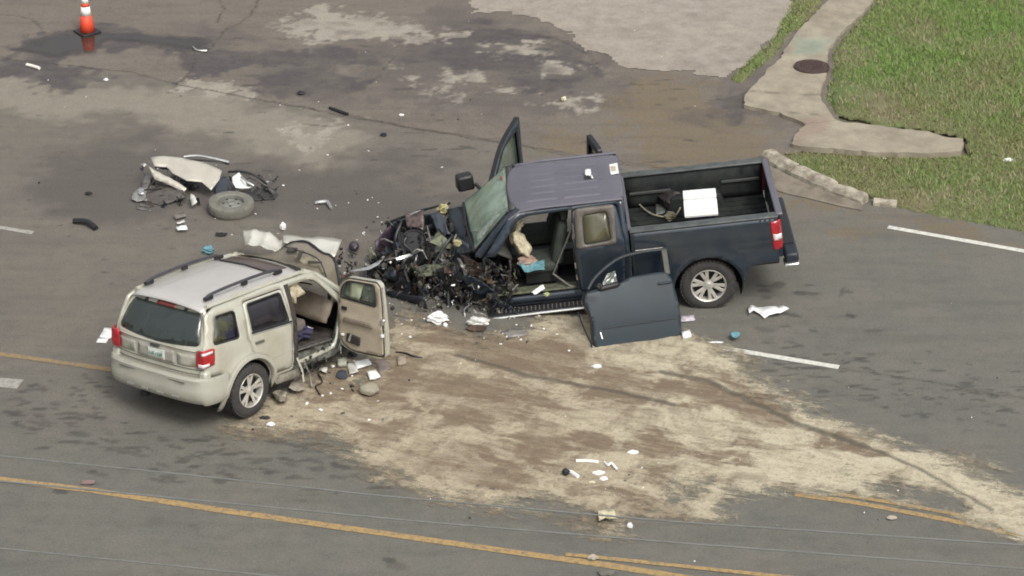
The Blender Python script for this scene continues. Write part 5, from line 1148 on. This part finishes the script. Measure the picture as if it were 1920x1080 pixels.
def h1():
    return Vector((U(2.35, 3.4), U(-.8, .85), U(.45, 1.02)))
def h2(): 
    p = sl_(U(622, 668), U(455, 560), 2, U(.6, 1.0)); return p
def h3(): return Vector((U(.9, 1.85), U(-1.02, -.78), U(.30, .58)))
clutter(Q, 230, h1, .03, .10); clutter(Q, 110, h2, .02, .07); clutter(Q, 60, h3, .02, .05)
for b, m in zip(cl, clump_m):
    if b.v: b.build('torn_metal_bits', m, Q, kind='stuff')
o = lump('coolant_bottle', SU[0]+SU[1] @ hs_(555, 452+14, 1.18), (.16, .12, .10), paper, None, .1, 75, 2, label='small white bottle lodged under the torn hood of the SUV', cat='bottle')
bb = SU[0]+SU[1] @ Vector((1.5, -.45, .80))
for k, (dx, dy, m, lb) in enumerate(((.0, 0, violet, 'dark violet jacket slumped on the SUV passenger floor'), (.16, -.10, paper, 'white crumpled papers on the SUV passenger floor'))):
    lump('jacket' if k == 0 else 'paper_wad', SU[0]+SU[1] @ Vector((1.36+dx, -.5+dy, .76)), (.42, .36, .2) if k == 0 else (.14, .12, .07), m, None, .25, 80+k, 3, label=lb, cat='jacket' if k == 0 else 'paper')
# ------------------------------------------------------------------ kerb
def blockmesh(P, w_, h_, seed, z0=0., slope=.04):
    """a weathered kerb block along ground points"""
    rr = random.Random(seed); pts = []
    for i in range(len(P)-1):
        n = max(2, int((P[i+1]-P[i]).length/.09))
        for j in range(n): pts.append(P[i].lerp(P[i+1], j/n))
    pts.append(P[-1]); V = []; mb = MB()
    for i, p in enumerate(pts):
        t = (pts[min(i+1, len(pts)-1)]-pts[max(0, i-1)]).normalized(); q = Vector((-t.y, t.x, 0))
        e = 1 if 0 < i < len(pts)-1 else .95; j = lambda s: Vector((rr.uniform(-s, s), rr.uniform(-s, s), rr.uniform(-s, s)))
        for a, z in ((0, z0-.05), (slope*.3, z0+h_*.55), (slope, z0+h_*.93*e), (slope+.03, z0+h_*e), (w_*e, z0+h_*e), (w_, z0-.05)): V.append(p+q*a+Vector((0, 0, z))+j(.011))
    F = [(6*i+k, 6*i+k+1, 6*i+k+7, 6*i+k+6) for i in range(len(pts)-1) for k in range(5)]+[tuple(range(6)), tuple(range(len(V)-6, len(V)))[::-1]]
    return mb.add(V, F)
K = bpy.data.objects.new('kerb', None); COL.objects.link(K); K['kind'] = 'structure'
KB = [[(1424, 302), (1455, 322), (1479, 333.5)], [(1480, 334), (1530, 357), (1552, 366)], [(1553.5, 366.6), (1585, 378), (1612, 387)]]
for i, P in enumerate(KB): blockmesh([at(*p) for p in P], .24, (.19, .18, .15)[i], 5+i, 0., .09).build('kerb_block', concrete_c, K, smooth=False)
blockmesh([at(1636, 386), at(1680, 390)], .14, .09, 9, .0).build('kerb_block', concrete_c, K)
gut = pmat('gutter_concrete', (.21, .18, .14), .9, var=.35, scale=4, bump=.5, bscale=40)
mb = MB(); P = [(1422, 346, 1418, 303), (1470, 362, 1462, 326), (1520, 374, 1506, 347), (1575, 388, 1560, 370), (1618, 396, 1616, 388)]; V = []
for a, b, c, d in P:
    for k in range(5): p = at(a, b).lerp(at(c, d), k/4); V.append(p+Vector((U(-.02, .02), U(-.02, .02), .012+.05*k/4)))
mb.add(V, [(5*i+k, 5*i+k+1, 5*i+k+6, 5*i+k+5) for i in range(4) for k in range(4)]).build('gutter', gut, kind='structure', smooth=True)
# manhole cover on the walk
mz = .085; c = at(1522, 125, mz)
MH = empty('manhole_cover', c, None, label='round rusty manhole cover set in the concrete walk beside the grass', cat='manhole cover')
MB().lathe([(.001, .022), (.27, .022), (.285, .018), (.29, -.02)], n=40, axis='Z').build('lid', iron, MH)
MB().lathe([(.295, -.02), (.295, .016), (.325, .016), (.33, -.02)], n=40, axis='Z').build('ring', iron, MH)
mb = MB()
for i in range(-5, 6):
    for j in range(-5, 6):
        if i*i+j*j < 26: mb.box((i*.048, j*.048, .025), (.026, .026, .008), euler(0, 0, 45))
mb.build('lid_studs', iron, MH, kind='stuff')
# traffic cone
c = at(164, 61, .004)
CN = empty('traffic_cone', c, Matrix.Rotation(radians(38), 3, 'Z'), label='orange traffic cone with white bands standing at the puddle', cat='traffic cone')
MB().box((0, 0, .02), (.40, .40, .04)).build('base', black, CN, smooth=True, bevel=.012)
def cr(z): return .145-.115*(z-.04)/.86
MB().lathe([(cr(z)*1.0, z) for z in (.04, .2, .36)], n=32, axis='Z').build('cone_body', orange, CN, smooth=True, th=.006)
MB().lathe([(cr(z)+.002, z) for z in (.36, .53)], n=32, axis='Z').build('reflective_band', reflective, CN, smooth=True, th=.006)
MB().lathe([(cr(z), z) for z in (.53, .60)], n=32, axis='Z').build('cone_body', orange, CN, smooth=True, th=.006)
MB().lathe([(cr(z)+.002, z) for z in (.60, .72)], n=32, axis='Z').build('reflective_band', reflective, CN, smooth=True, th=.006)
MB().lathe([(cr(z), z) for z in (.72, .90)]+[(.001, .905)], n=32, axis='Z').build('cone_body', orange, CN, smooth=True, th=.006)
# puddle
s = SH('puddle_water'); s.b.inputs['Specular IOR Level'].default_value = .9
wat = s.out(s.mix(s.noise(3, 4), (.030, .025, .021), (.05, .042, .034)), s.rng(s.noise(6, 5), .3, .7, .03, .10), s.math('MULTIPLY', attr_node(s.nt, 'cover'), .75))
PUD = G([(8, 92), (60, 80), (80, 66), (130, 62), (230, 60), (300, 66), (400, 76), (402, 104), (350, 98), (300, 90), (250, 84), (204, 80), (190, 102), (150, 108), (128, 108), (108, 112), (60, 104), (20, 99)])
prop(link('puddle', grid_mesh('puddle', -12, -5, 8, 13, .04, lambda X, Y: sdf(PUD, X, Y)+fbm(X, Y, 2, 151)*.16, lambda X, Y: .012+0*X, lambda X, Y: dict(cover=sst(-.02, .30, sdf(PUD, X, Y)+fbm(X, Y, 2, 151)*.16))), wat, smooth=False), kind='structure')
# overhead cables: real wires strung seven metres above the road
def cable(P, z, lab, r=.0065, ext=1.2):
    g = [at(u, v, z) for u, v in P]
    d0 = (g[0]-g[1]); d1 = (g[-1]-g[-2]); g = [g[0]+d0.normalized()*14]+g+[g[-1]+d1.normalized()*14]
    o = MB().tube(g, r, 6).build('overhead_cable', cable_m, None, smooth=True); prop(o, lab, 'cable', 'thin grey cables strung above the road')
cable([(0, 855), (350, 890), (700, 928), (1250, 977), (1920, 1022)], 7.0, 'thin pale overhead cable passing just above the long yellow line at the left')
cable([(0, 902), (370, 938), (800, 979), (1300, 1020), (1920, 1066)], 7.3, 'thin pale overhead cable crossing the long yellow line in the middle')
cable([(0, 1028), (240, 1052), (480, 1077), (900, 1118)], 6.6, 'lowest thin pale overhead cable near the bottom left corner of the road')

# ------------------------------------------------------------------ wreck pieces on the road
def ring3(u, v, z, pts): return [at(a, b, c) for a, b, c in pts]
# the spare sized wheel lying flat
c = at(434, 396, .0)
W_ = empty('loose_wheel', c+Vector((0, 0, .10)), euler(90+3, 2, 0), label='dusty steel wheel with its tyre lying flat on the road', cat='wheel')
wh = wheel(W_, (0, 0, 0), .372, .18, .225, 0, -1, False, euler(0, 0, 180), tyre_dusty, True, 'wheel')
mb = MB()
mb.lathe([(.002, .085), (.06, .085), (.075, .06), (.15, .05), (.19, .02), (.2, -.02)], n=30)
wd = mb.build('wheel_disc', steel_rim, W_, smooth=True, th=.004)
mb = MB()
for k in range(5): a = 2*pi*k/5+.3; mb.lathe([(.001, .0), (.020, .0)], (.125*cos(a), .062, .125*sin(a)), 'Y', 12)
mb.build('bolt_holes', blackm, wd)
# crumpled wing of the SUV
Wg = empty('fender_wreck', at(350, 340), None, label='torn champagne fender with crushed headlight parts lying behind the loose wheel', cat='car fender')
def rel(u, v, z): return at(u, v, z)-at(350, 340)
fp = pmat('fender_champagne', (.52, .49, .42), .35, .25, .12, 4, coat=.4)
def outline_sheet(name, pts, mat, parent, seed=0, amp=.01, th=.008, h=.05, bend=.06, **k):
    """pts: (u, v, z) outline; a dented sheet with a real thickness"""
    g = [at(a, b, c) for a, b, c in pts]; cen = sum(g, Vector())/len(g)
    A_ = np.array([[p.x-cen.x, p.y-cen.y, 1] for p in g]); zz = np.array([p.z for p in g]); co = np.linalg.lstsq(A_, zz, rcond=None)[0]
    rr = random.Random(seed); ph = rr.uniform(0, 6); fx, fy = rr.uniform(2, 5), rr.uniform(3, 8)
    piv = Vector(parent.matrix_world.translation) if parent else cen
    def f(x, y):
        dz = co[0]*x+co[1]*y+co[2]+bend*.5*sin(x*fx+ph)*cos(y*fy)+rr.uniform(-amp, amp)
        return (x+cen.x-piv.x+rr.uniform(-amp, amp)*.5, y+cen.y-piv.y+rr.uniform(-amp, amp)*.5, max(dz, .012)-(piv.z))
    o = panel(name, [(p.x-cen.x, p.y-cen.y) for p in g], [], f, mat, parent, h=h, th=th, out=(0, 0, 1))
    if not parent: o.location = cen*1; o.location.z = cen.z; 
    if not parent:
        for v in o.data.vertices: v.co.z += 0
        o.location = Vector((cen.x, cen.y, 0)); 
        for v in o.data.vertices: v.co.z += piv.z
    return prop(o, **k)
outline_sheet('fender_skin', [(283, 300, .45), (300, 295, .48), (340, 297, .46), (380, 305, .42), (416, 316, .38), (411, 334, .30), (396, 362, .14), (392, 358, .16), (379, 344, .24), (350, 333, .34), (325, 318, .42), (312, 308, .45), (290, 311, .42)], fp, Wg, 1, .004, h=.06, bend=.03)
outline_sheet('fender_flange', [(278, 314, .40), (288, 314, .42), (320, 328, .34), (350, 358, .12), (344, 362, .10), (310, 345, .20), (290, 332, .30)], fp, Wg, 2, .006, h=.05, bend=.04)
outline_sheet('fender_inner', [(290, 313, .36), (318, 308, .40), (352, 330, .30), (378, 348, .12), (352, 358, .05), (320, 330, .22)], pmat('violet_black_plastic', (0, 0, 0)), Wg, 3, .015, h=.06)
outline_sheet('splash_liner', [(278, 345, .10), (330, 345, .16), (350, 366, .10), (340, 378, .03), (300, 384, .02), (270, 376, .02)], pmat('liner_brown_grey', (.10, .09, .08), .6, var=.4), Wg, 4, .012, h=.06)
outline_sheet('bracket_plate', [(270, 325, .20), (284, 330, .2), (276, 352, .12), (266, 350, .1)], steel, Wg, 5)
MB().tube([rel(268, 312, .40), rel(272, 308, .42)], .03, 6).build('fog_lamp', bright, Wg)
MB().tube(smooth_path([rel(345, 294, .40), rel(370, 292, .42), (rel(400, 297, .40)), rel(430, 304, .36)]), .022, 6).build('bright_trim', bright, Wg, smooth=True)
MB().tube(smooth_path([rel(335, 299, .38), rel(372, 300, .38), (rel(405, 303, .36)), rel(430, 308, .30)]), .016, 6).build('black_trim', black, Wg, smooth=True)
tubes = MB()
for k in range(16): p = rel(U(290, 372), U(318, 376), U(.04, .16)); tubes.tube([p, p+Vector((U(-.15, .15), U(-.15, .15), U(-.05, .1))), p+Vector((U(-.25, .25), U(-.2, .2), U(-.03, .05)))], U(.006, .014), 5)
tubes.build('torn_wiring', black, Wg, kind='stuff')
_cl = cl; cl = [MB() for _ in clump_m]; o0 = at(350, 340)
wts = [18, 14, 6, 12, 4, 4, 8, 8, 10, 10]
def h5():
    u = U(262, 372); v = U(306, 384); p = at(u, v, max(.03, .42-(v-300)*.0048+U(-.06, .02)-.10)); return p-o0
def h6(): p = at(U(425, 525), U(326, 376), U(.03, .14)); return p-o0
clutter(None, 110, h5, .02, .09); clutter(None, 60, h6, .015, .06)
for b, m in zip(cl, clump_m):
    if b.v: b.build('torn_metal_bits', m, Wg, kind='stuff')
pcs = [
 ('headlamp', [(246, 372, .06), (250, 358, .10), (262, 350, .12), (276, 352, .1), (272, 374, .05), (256, 378, .04)], pmat('lamp_grey', (.35, .35, .33), .3, .3, .4, 14), 'grey broken headlamp housing left of the torn fender', 'headlamp'),
 ('headlamp_lens', [(258, 352, .16), (270, 350, .16), (270, 362, .13), (260, 362, .13)], bright, 'small bright lamp reflector on the grey headlamp housing', 'reflector'),
 ('plastic_strip', [(262, 382, .03), (284, 384, .03), (286, 387, .02), (262, 385, .02)], steel, 'upper of two narrow grey strips below the headlamp housing', 'plastic strip'),
 ('plastic_strip', [(256, 387, .03), (283, 391, .03), (284, 395, .02), (256, 391, .02)], steel, 'lower of two narrow grey strips below the headlamp housing', 'plastic strip'),
 ('lamp_shell', [(357, 363, .18), (364, 366, .18), (370, 382, .10), (360, 386, .08), (357, 376, .1)], white_in, 'small whitish lamp shell between fender and loose wheel', 'lamp shell'),
 ('plate_piece', [(325, 404, .05), (345, 398, .06), (350, 405, .05), (330, 411, .04)], pmat('dull_brown_grey', (.17, .155, .135), .6), 'flat brown grey plate piece in front of the fender', 'plate piece'),
 ('plate_piece', [(330, 418, .05), (345, 414, .05), (347, 418, .04), (334, 421, .04)], white_in, 'small pale plate piece above the white tile on the road', 'plate piece'),
 ('tile_piece', [(330, 427, .05), (349, 424, .06), (352, 432, .05), (333, 434, .04)], paper, 'white square tile piece left of the loose wheel', 'tile'),
 ('bent_bodywork', [(450, 322, .25), (480, 332, .25), (500, 345, .18), (516, 352, .05), (490, 350, .10), (470, 335, .2)], black, 'thin black curved body panel right of the torn fender', 'car panel'),
 ('bright_casting', [(435, 330, .28), (448, 324, .30), (456, 330, .30), (464, 345, .24), (474, 350, .20), (466, 354, .18), (442, 350, .2), (436, 340, .24)], paper, 'bright white crumpled casting right of the torn fender', 'metal casting'),
 ('violet_tray', [(448, 352, .14), (470, 352, .16), (484, 350, .16), (482, 357, .10), (455, 358, .10)], pmat('violet_black_plastic', (0, 0, 0)), 'dark tray under the bright white casting', 'plastic tray'),
 ('ground_shield', [(452, 358, .03), (500, 352, .04), (522, 360, .05), (515, 372, .03), (478, 376, .02), (450, 368, .02)], pmat('shield_dark', (.05, .046, .045), .5), 'flat dark undertray lying behind the loose wheel', 'undertray'),
 ('blue_grey_duct', [(400, 335, .16), (425, 330, .20), (436, 345, .18), (430, 362, .05), (405, 362, .05)], pmat('blue_grey_panel', (0, 0, 0)), 'blue grey duct piece between fender and white casting', 'duct'),
]
for nm, pts, m, lb, ct in pcs: outline_sheet(nm, pts, m, None, hash(nm) % 97 if False else len(lb), .006, h=.05, label=lb, cat=ct)
def arcbar(name, P, r, mat, lb, ct, grp=None):
    g = smooth_path([at(*p) for p in P]); c = g[0].copy(); o = MB().tube([p-c for p in g], r, 6).build(name, mat, None, smooth=True); o.location = c; return prop(o, lb, ct, grp)
arcbar('black_hoop', [(428, 322, .28), (455, 322, .32), (480, 330, .28), (500, 345, .12)], .02, black, 'black hoop shaped rod arching right of the torn fender', 'rod')
arcbar('bracket_arm', [(497, 352, .06), (506, 356, .08), (514, 364, .06)], .025, steel, 'grey bracket arm at the right end of the dark undertray', 'bracket')
arcbar('silver_hose', [(452, 332, .3), (462, 340, .3), (476, 348, .24)], .018, bright, 'short silver hose beside the bright white casting', 'hose')
arcbar('bent_pipe', [(592, 381, .03), (598, 379, .05), (613, 378, .06), (617, 383, .05), (622, 391, .03)], .028, bright, 'bent silver pipe lying alone on the road between wheel and pickup', 'pipe')
arcbar('black_bracket', [(138, 414, .05), (160, 415, .07), (172, 421, .06), (180, 428, .04)], .045, black, 'short bent black bracket alone on the left of the road', 'bracket')
arcbar('black_strip', [(618, 202, .03), (630, 206, .04), (652, 214, .03)], .028, black, 'short black strip on the apron above the road edge', 'strip')
arcbar('curved_strip', [(362, 88, .03), (370, 94, .04), (388, 95, .03)], .016, bright, 'small curved silver strip on the wet apron right of the cone', 'strip')
arcbar('white_stick', [(50, 121, .03), (62, 124, .03), (74, 128, .03)], .030, reflective, 'white stick lying in the wet patch below the cone', 'stick')
arcbar('dark_wire', [(742, 660, .03), (760, 662, .04), (776, 668, .04), (792, 671, .02)], .012, black, 'curled black wire on the sand right of the open SUV door', 'wire')
arcbar('dark_wire', [(596, 700, .03), (604, 716, .05), (592, 724, .03), (600, 740, .03)], .01, black, 'thin black wire among the plastic pieces beside the SUV rear wheel', 'wire')
arcbar('white_rod', [(1080, 864, .035), (1100, 864, .035), (1122, 866, .035)], .022, paper, 'straight white rod lying on the sand', 'rod')
arcbar('white_tube', [(1063, 884, .03), (1072, 886, .03), (1084, 894, .03)], .028, paper, 'short white tube with a black end on the sand', 'tube')
arcbar('curled_strap', [(1133, 866, .03), (1140, 872, .05), (1146, 868, .06), (1152, 874, .05), (1157, 880, .03)], .016, paper, 'curled white strap on the sand right of the white rod', 'strap')
arcbar('bent_wire', [(836, 196, .02), (842, 200, .03), (846, 206, .02)], .01, black, 'tiny bent dark wire near the road edge crack', 'wire') if False else None
# crumpled cloths, papers and lumps
def rag(name, u, v, su, sv, mat, lb, ct, seed, z=.03, amp=.02, grp=None, shape=None, th=.006):
    """an uneven flat scrap with folded relief"""
    rr = random.Random(seed); n = 9; P = []
    for k in range(n): a = 2*pi*k/n; q = rr.uniform(.65, 1.15); P.append((u+cos(a)*su*q, v+sin(a)*sv*q, z+rr.uniform(0, amp)))
    P = shape or P
    o = outline_sheet(name, P, mat, None, seed, amp*.5, h=max(.03, su/200), th=th, bend=amp*1.5); return prop(o, lb, ct, grp)
rag('white_cloth', 1438, 583, 36, 9, paper, 'crumpled white cloth on the road right of the pickup rear wheel', 'cloth', 91, .05, .05, shape=[(1400, 575, .05), (1410, 572, .08), (1420, 577, .05), (1428, 574, .09), (1440, 579, .05), (1452, 576, .10), (1459, 571, .12), (1468, 578, .05), (1478, 588, .03), (1464, 588, .06), (1455, 592, .04), (1444, 589, .07), (1434, 595, .04), (1424, 587, .06), (1412, 585, .03), (1404, 588, .05)])
rag('teal_scrap', 1378, 628, 10, 6, teal, 'teal crumpled scrap beside the white lane line', 'plastic scrap', 92, .04, .04)
rag('white_flat', 1340, 641, 16, 2, paper, 'thin pale paper strip above the white lane line', 'paper', 93, .015, .005)
rag('card', 1290, 597, 13, 4, paper, '', '', 94, shape=[(1276, 592, .02), (1301, 590, .02), (1303, 601, .02), (1277, 602, .02)], lb=None) if False else None
def card(name, P, mat, lb, ct, z=.03, th=.02, seed=1, grp=None):
    o = outline_sheet(name, [(a, b, z) for a, b in P], mat, None, seed, .002, h=.08, th=th, bend=.004); return prop(o, lb, ct, grp)
card('printed_card', [(1276, 592), (1301, 590), (1303, 600), (1277, 602)], pmat('pale_lilac_card', (.58, .53, .58), .6, var=.35, scale=25), 'pale lilac printed card beside the leaning door and wheel', 'card')
card('white_block', [(1278, 622), (1293, 618), (1296, 627), (1281, 631)], foamy, 'small white foam block at the lower corner of the leaning door', 'foam block', .07, .06)
card('white_sheet', [(664, 678), (690, 672), (697, 682), (670, 690)], paper, 'white flat sheet piece among the debris under the open SUV door', 'sheet', .06)
card('pale_sheet', [(650, 682), (664, 680), (672, 696), (656, 700)], white_in, 'pale sheet piece leaning on the white sheet under the SUV door', 'sheet', .05)
card('white_box_lid', [(688, 696), (704, 693), (713, 705), (694, 710)], foamy, 'white square lid right of the flat white sheet', 'lid', .07, .03)
card('grey_plate', [(700, 676), (722, 672), (732, 690), (712, 700)], pmat('plate_taupe', (.22, .18, .16), .6), 'taupe plate on the sand right of the white square lid', 'plate', .02, .012)
card('ribbed_block', [(632, 671), (649, 670), (650, 681), (634, 683)], pmat('pale_grey_olive', (.38, .38, .31), .6, var=.4, scale=30), 'small pale ribbed block at the foot of the SUV hinge pillar', 'block', .09, .06)
card('flat_box', [(651, 706), (668, 700), (690, 712), (672, 722)], pmat('board_grey_olive', (.17, .16, .12), .7), 'dark flat board on the sand left of the white square lid', 'board', .02, .015)
card('amber_block', [(745, 668), (760, 666), (762, 679), (746, 682)], pmat('sandy_plastic', (.33, .28, .21), .6), 'sandy coloured block right of the open SUV door', 'block', .06, .05)
card('pale_ticket', [(186, 632), (196, 614), (217, 617), (207, 634)], paper, 'white paper on the road left of the SUV', 'paper', .02, .006)
card('pale_ticket', [(180, 642), (184, 634), (205, 634), (199, 643)], paper, 'second paper beneath the first left of the SUV', 'paper', .015, .004)
card('blue_white_box', [(1279, 598), (1279, 599), (1280, 599)], paper, '', '') if False else None
def blob_(name, u, v, d, mat, lb, ct, seed, amp=.2, z=None, grp=None):
    z = d[2]/2 if z is None else z
    p = at(u, v, z*.6); p.z = 0; o = lump(name, (0, 0, 0), d, mat, None, amp, seed, 3, label=lb, cat=ct, group=grp); o.location = (p.x, p.y, max(z, .01)+.008); return o
blob_('helmet_shell', 692, 734, (.28, .24, .16), pmat('dusty_shell', (.30, .275, .21), .6), 'rounded dusty grey shell on the sand below the white square lid', 'plastic shell', 101, .06)
blob_('white_bag', 820, 600, (.26, .22, .14), paper, 'white crumpled bag standing on the ground under the pickup front', 'bag', 102, .25)
blob_('white_cup', 835, 612, (.07, .07, .07), paper, 'small white cup beside the white crumpled bag', 'cup', 103, .1)
blob_('foam_ball', 1119, 689, (.13, .08, .05), paper, 'small white scrap on the sand below the leaning door', 'scrap', 104)
blob_('white_scrap', 1187, 850, (.14, .06, .05), paper, 'white scrap on the sand right of the curled strap', 'scrap', 105)
blob_('white_scrap', 1122, 889, (.15, .07, .05), paper, 'white scrap lying between the short tube and the curled strap', 'scrap', 106)
blob_('white_scrap', 1132, 900, (.10, .07, .05), paper, 'rounded white scrap just below the other scraps by the strap', 'scrap', 107)
blob_('pale_scrap', 1110, 906, (.09, .05, .03), cream2, 'cream scrap left of the rounded white scrap', 'scrap', 108)
blob_('black_stopper', 1061, 888, (.10, .10, .09), black, 'black cap at the end of the short white tube', 'cap', 109, .1)
blob_('white_lump', 1181, 988, (.07, .06, .07), paper, 'small white lump at the lower edge of the sand', 'lump', 110)
blob_('black_lump', 662, 665, (.12, .10, .09), black, 'black lump under the open SUV door', 'lump', 111)
blob_('black_plug', 664, 466, (.16, .16, .16), pmat('reservoir_plum', (.05, .035, .045), .5), 'dark round reservoir standing on the road left of the pickup front', 'reservoir', 112, .03)
blob_('teal_scrap', 391, 472, (.17, .13, .12), teal, 'teal scrap on the road behind the SUV roof', 'plastic scrap', 113, .3)
blob_('black_piece', 415, 441, (.18, .08, .05), black, 'flat black piece between loose wheel and SUV', 'piece', 114)
blob_('white_cup', 531, 428, (.09, .09, .12), paper, 'pale upright cup above the crumpled SUV wing', 'cup', 115, .2)
blob_('grey_brick', 165, 906, (.17, .09, .04), pmat('brick_grey_pink', (.22, .15, .14), .8), 'dull pink grey lump lying on the long yellow line', 'lump', 116)
blob_('grey_stone', 1137, 1076, (.20, .12, .05), pmat('stone_grey', (.14, .13, .11), .8), 'grey lump at the very bottom of the picture below the double yellow line', 'lump', 117)
blob_('pale_stone', 1111, 1047, (.12, .09, .05), pmat('stone_pale', (.40, .36, .28), .8), 'pale stone on the short yellow line near the bottom', 'stone', 118)
blob_('reflector_disc', 1672, 972, (.13, .09, .03), pmat('stone_pale', (0, 0, 0)), 'pale round road stud below the double yellow line at the right', 'road stud', 119, .05)
blob_('yellow_stone', 1057, 188, (.09, .09, .08), pmat('cream_lump', (.62, .58, .40), .7), 'cream lump on the pale patch of the apron', 'lump', 120)
blob_('white_rock', 1890, 305, (.17, .13, .10), paper, 'white scrap lying in the grass at the right edge', 'scrap', 121)
blob_('white_rock', 1658, 298+2, (.07, .06, .05), paper, 'tiny white scrap in the grass below the concrete slab', 'scrap', 122)
blob_('black_chunk', 565, 176, (.14, .10, .06), black, 'black chunk on the apron above the road edge', 'chunk', 123)
blob_('black_chunk', 719, 254, (.11, .09, .05), black, 'black chunk on the road just below the edge crack', 'chunk', 124)
blob_('white_chunk', 199, 151, (.08, .06, .05), paper, 'white chunk at the tip of the wet patch below the cone', 'chunk', 125)
blob_('white_chunk', 753, 217, (.09, .05, .04), paper, 'white chunk right of the short black strip', 'chunk', 126)
blob_('dark_lump', 166, 364, (.12, .07, .05), black, 'dark lump on the road left of the headlamp housing', 'lump', 127)
blob_('crushed_can', 897, 606, (.30, .16, .12), white_in, 'crumpled pale metal piece on the ground under the pickup sill', 'metal piece', 128, .3)
blob_('rusty_brake_drum', 893, 618, (.30, .16, .07), rust, 'rusty brown drum under the crumpled pale metal piece', 'drum', 129, .08)
card('grey_foil', [(940, 622), (962, 616), (990, 618), (988, 628), (955, 632)], pmat('grey_rose_plate', (.28, .26, .24), .5, .2, .3, 12), 'grey flat plate with a hole lying under the running board', 'plate', .03, .01)
blob_('bracket_black', 508, 786, (.0001+.14, .07, .04), black, 'small black bracket on the road right of the SUV rear wheel', 'bracket', 130) if False else blob_('black_bracket_piece', 497, 785, (.14, .06, .04), black, 'small black piece on the road right of the SUV rear tyre', 'bracket', 130)
blob_('white_bit', 508, 797, (.11, .08, .04), paper, 'white bit just below the small black piece by the SUV tyre', 'scrap', 131)
rag('crumpled_plastic', 1135, 966, 22, 11, pmat('cream_foil', (.60, .55, .38), .6, var=.4, scale=14), 'crumpled cream plastic at the lower edge of the sand', 'plastic', 132, .03, .05)
rag('taupe_cover', 558, 722, 14, 12, pmat('taupe_cover', (.30, .26, .21), .7, var=.3), 'crumpled taupe cover on the ground beside the SUV sill', 'cover', 133, .05, .07)
rag('torn_cladding', 523, 742, 16, 10, pmat('torn_cladding', (.26, .23, .17), .6, var=.5, scale=14), 'torn pale cladding beside the SUV rear wheel', 'cladding', 134, .05, .08)
rag('violet_foil', 640, 700, 12, 9, pmat('blue_grey_panel', (0, 0, 0)), 'small blue grey foil among pieces below the SUV sill', 'foil', 135, .04, .05)
rag('white_cardlet', 605, 692, 10, 6, white_in, 'pale torn piece below the SUV sill', 'plastic piece', 136, .06, .05)
rag('reflective_strip', 590, 676, 12, 7, steel, 'grey torn piece between SUV sill and sand', 'metal piece', 137, .08, .06)
# tiny scattered fragments nobody could count
bits = {paper: MB(), black: MB(), pmat('sandy_plastic', (0, 0, 0)): MB(), steel: MB()}
ks = list(bits)
def scatter(n, u0, u1, v0, v1, s0, s1, w=(5, 5, 2, 3), gauss=False):
    for _ in range(n):
        u = RND.gauss((u0+u1)/2, (u1-u0)/4) if gauss else U(u0, u1); v = RND.gauss((v0+v1)/2, (v1-v0)/4) if gauss else U(v0, v1)
        m = RND.choices(ks, w)[0]; sz = U(s0, s1); p = at(u, v, sz*.3+.012); bits[m].box(p, (sz*U(.6, 1.6), sz*U(.5, 1.1), sz*U(.2, .5)), euler(U(-20, 20), U(-20, 20), U(0, 180)), U(.4, 1), sz*.12)
scatter(40, 240, 700, 300, 460, .012, .035, (6, 4, 1, 3)); scatter(27, 0, 900, 130, 420, .010, .03, (4, 6, 1, 1)); scatter(58, 500, 740, 670, 780, .015, .05, (3, 4, 5, 4), True)
scatter(67, 640, 860, 500, 640, .012, .04, (5, 4, 3, 4), True); scatter(49, 860, 1110, 590, 650, .012, .045, (6, 4, 3, 4), True); scatter(27, 1000, 1300, 840, 970, .01, .03, (6, 3, 3, 1), True)
scatter(40, 700, 1900, 640, 1060, .008, .022, (4, 5, 3, 1)); scatter(18, 1300, 1900, 520, 800, .008, .02, (5, 4, 1, 1)); scatter(49, 640, 780, 400, 500, .01, .03, (6, 3, 1, 3), True); scatter(18, 0, 1400, 10, 240, .01, .028, (5, 6, 1, 1))
scatter(11, 1480, 1900, 240, 360, .02, .04, (6, 0, 3, 0))
for m, b in bits.items(): b.build('scattered_fragments', m, None, kind='stuff', label={'paper_white': 'tiny white fragments', 'matt_black': 'tiny dark fragments'}.get(m.name, 'tiny fragments')+' of '+('white plastic' if m is paper else 'black plastic' if m is black else 'worn steel' if m is steel else 'sandy plastic')+' strewn over the road', cat='fragments')
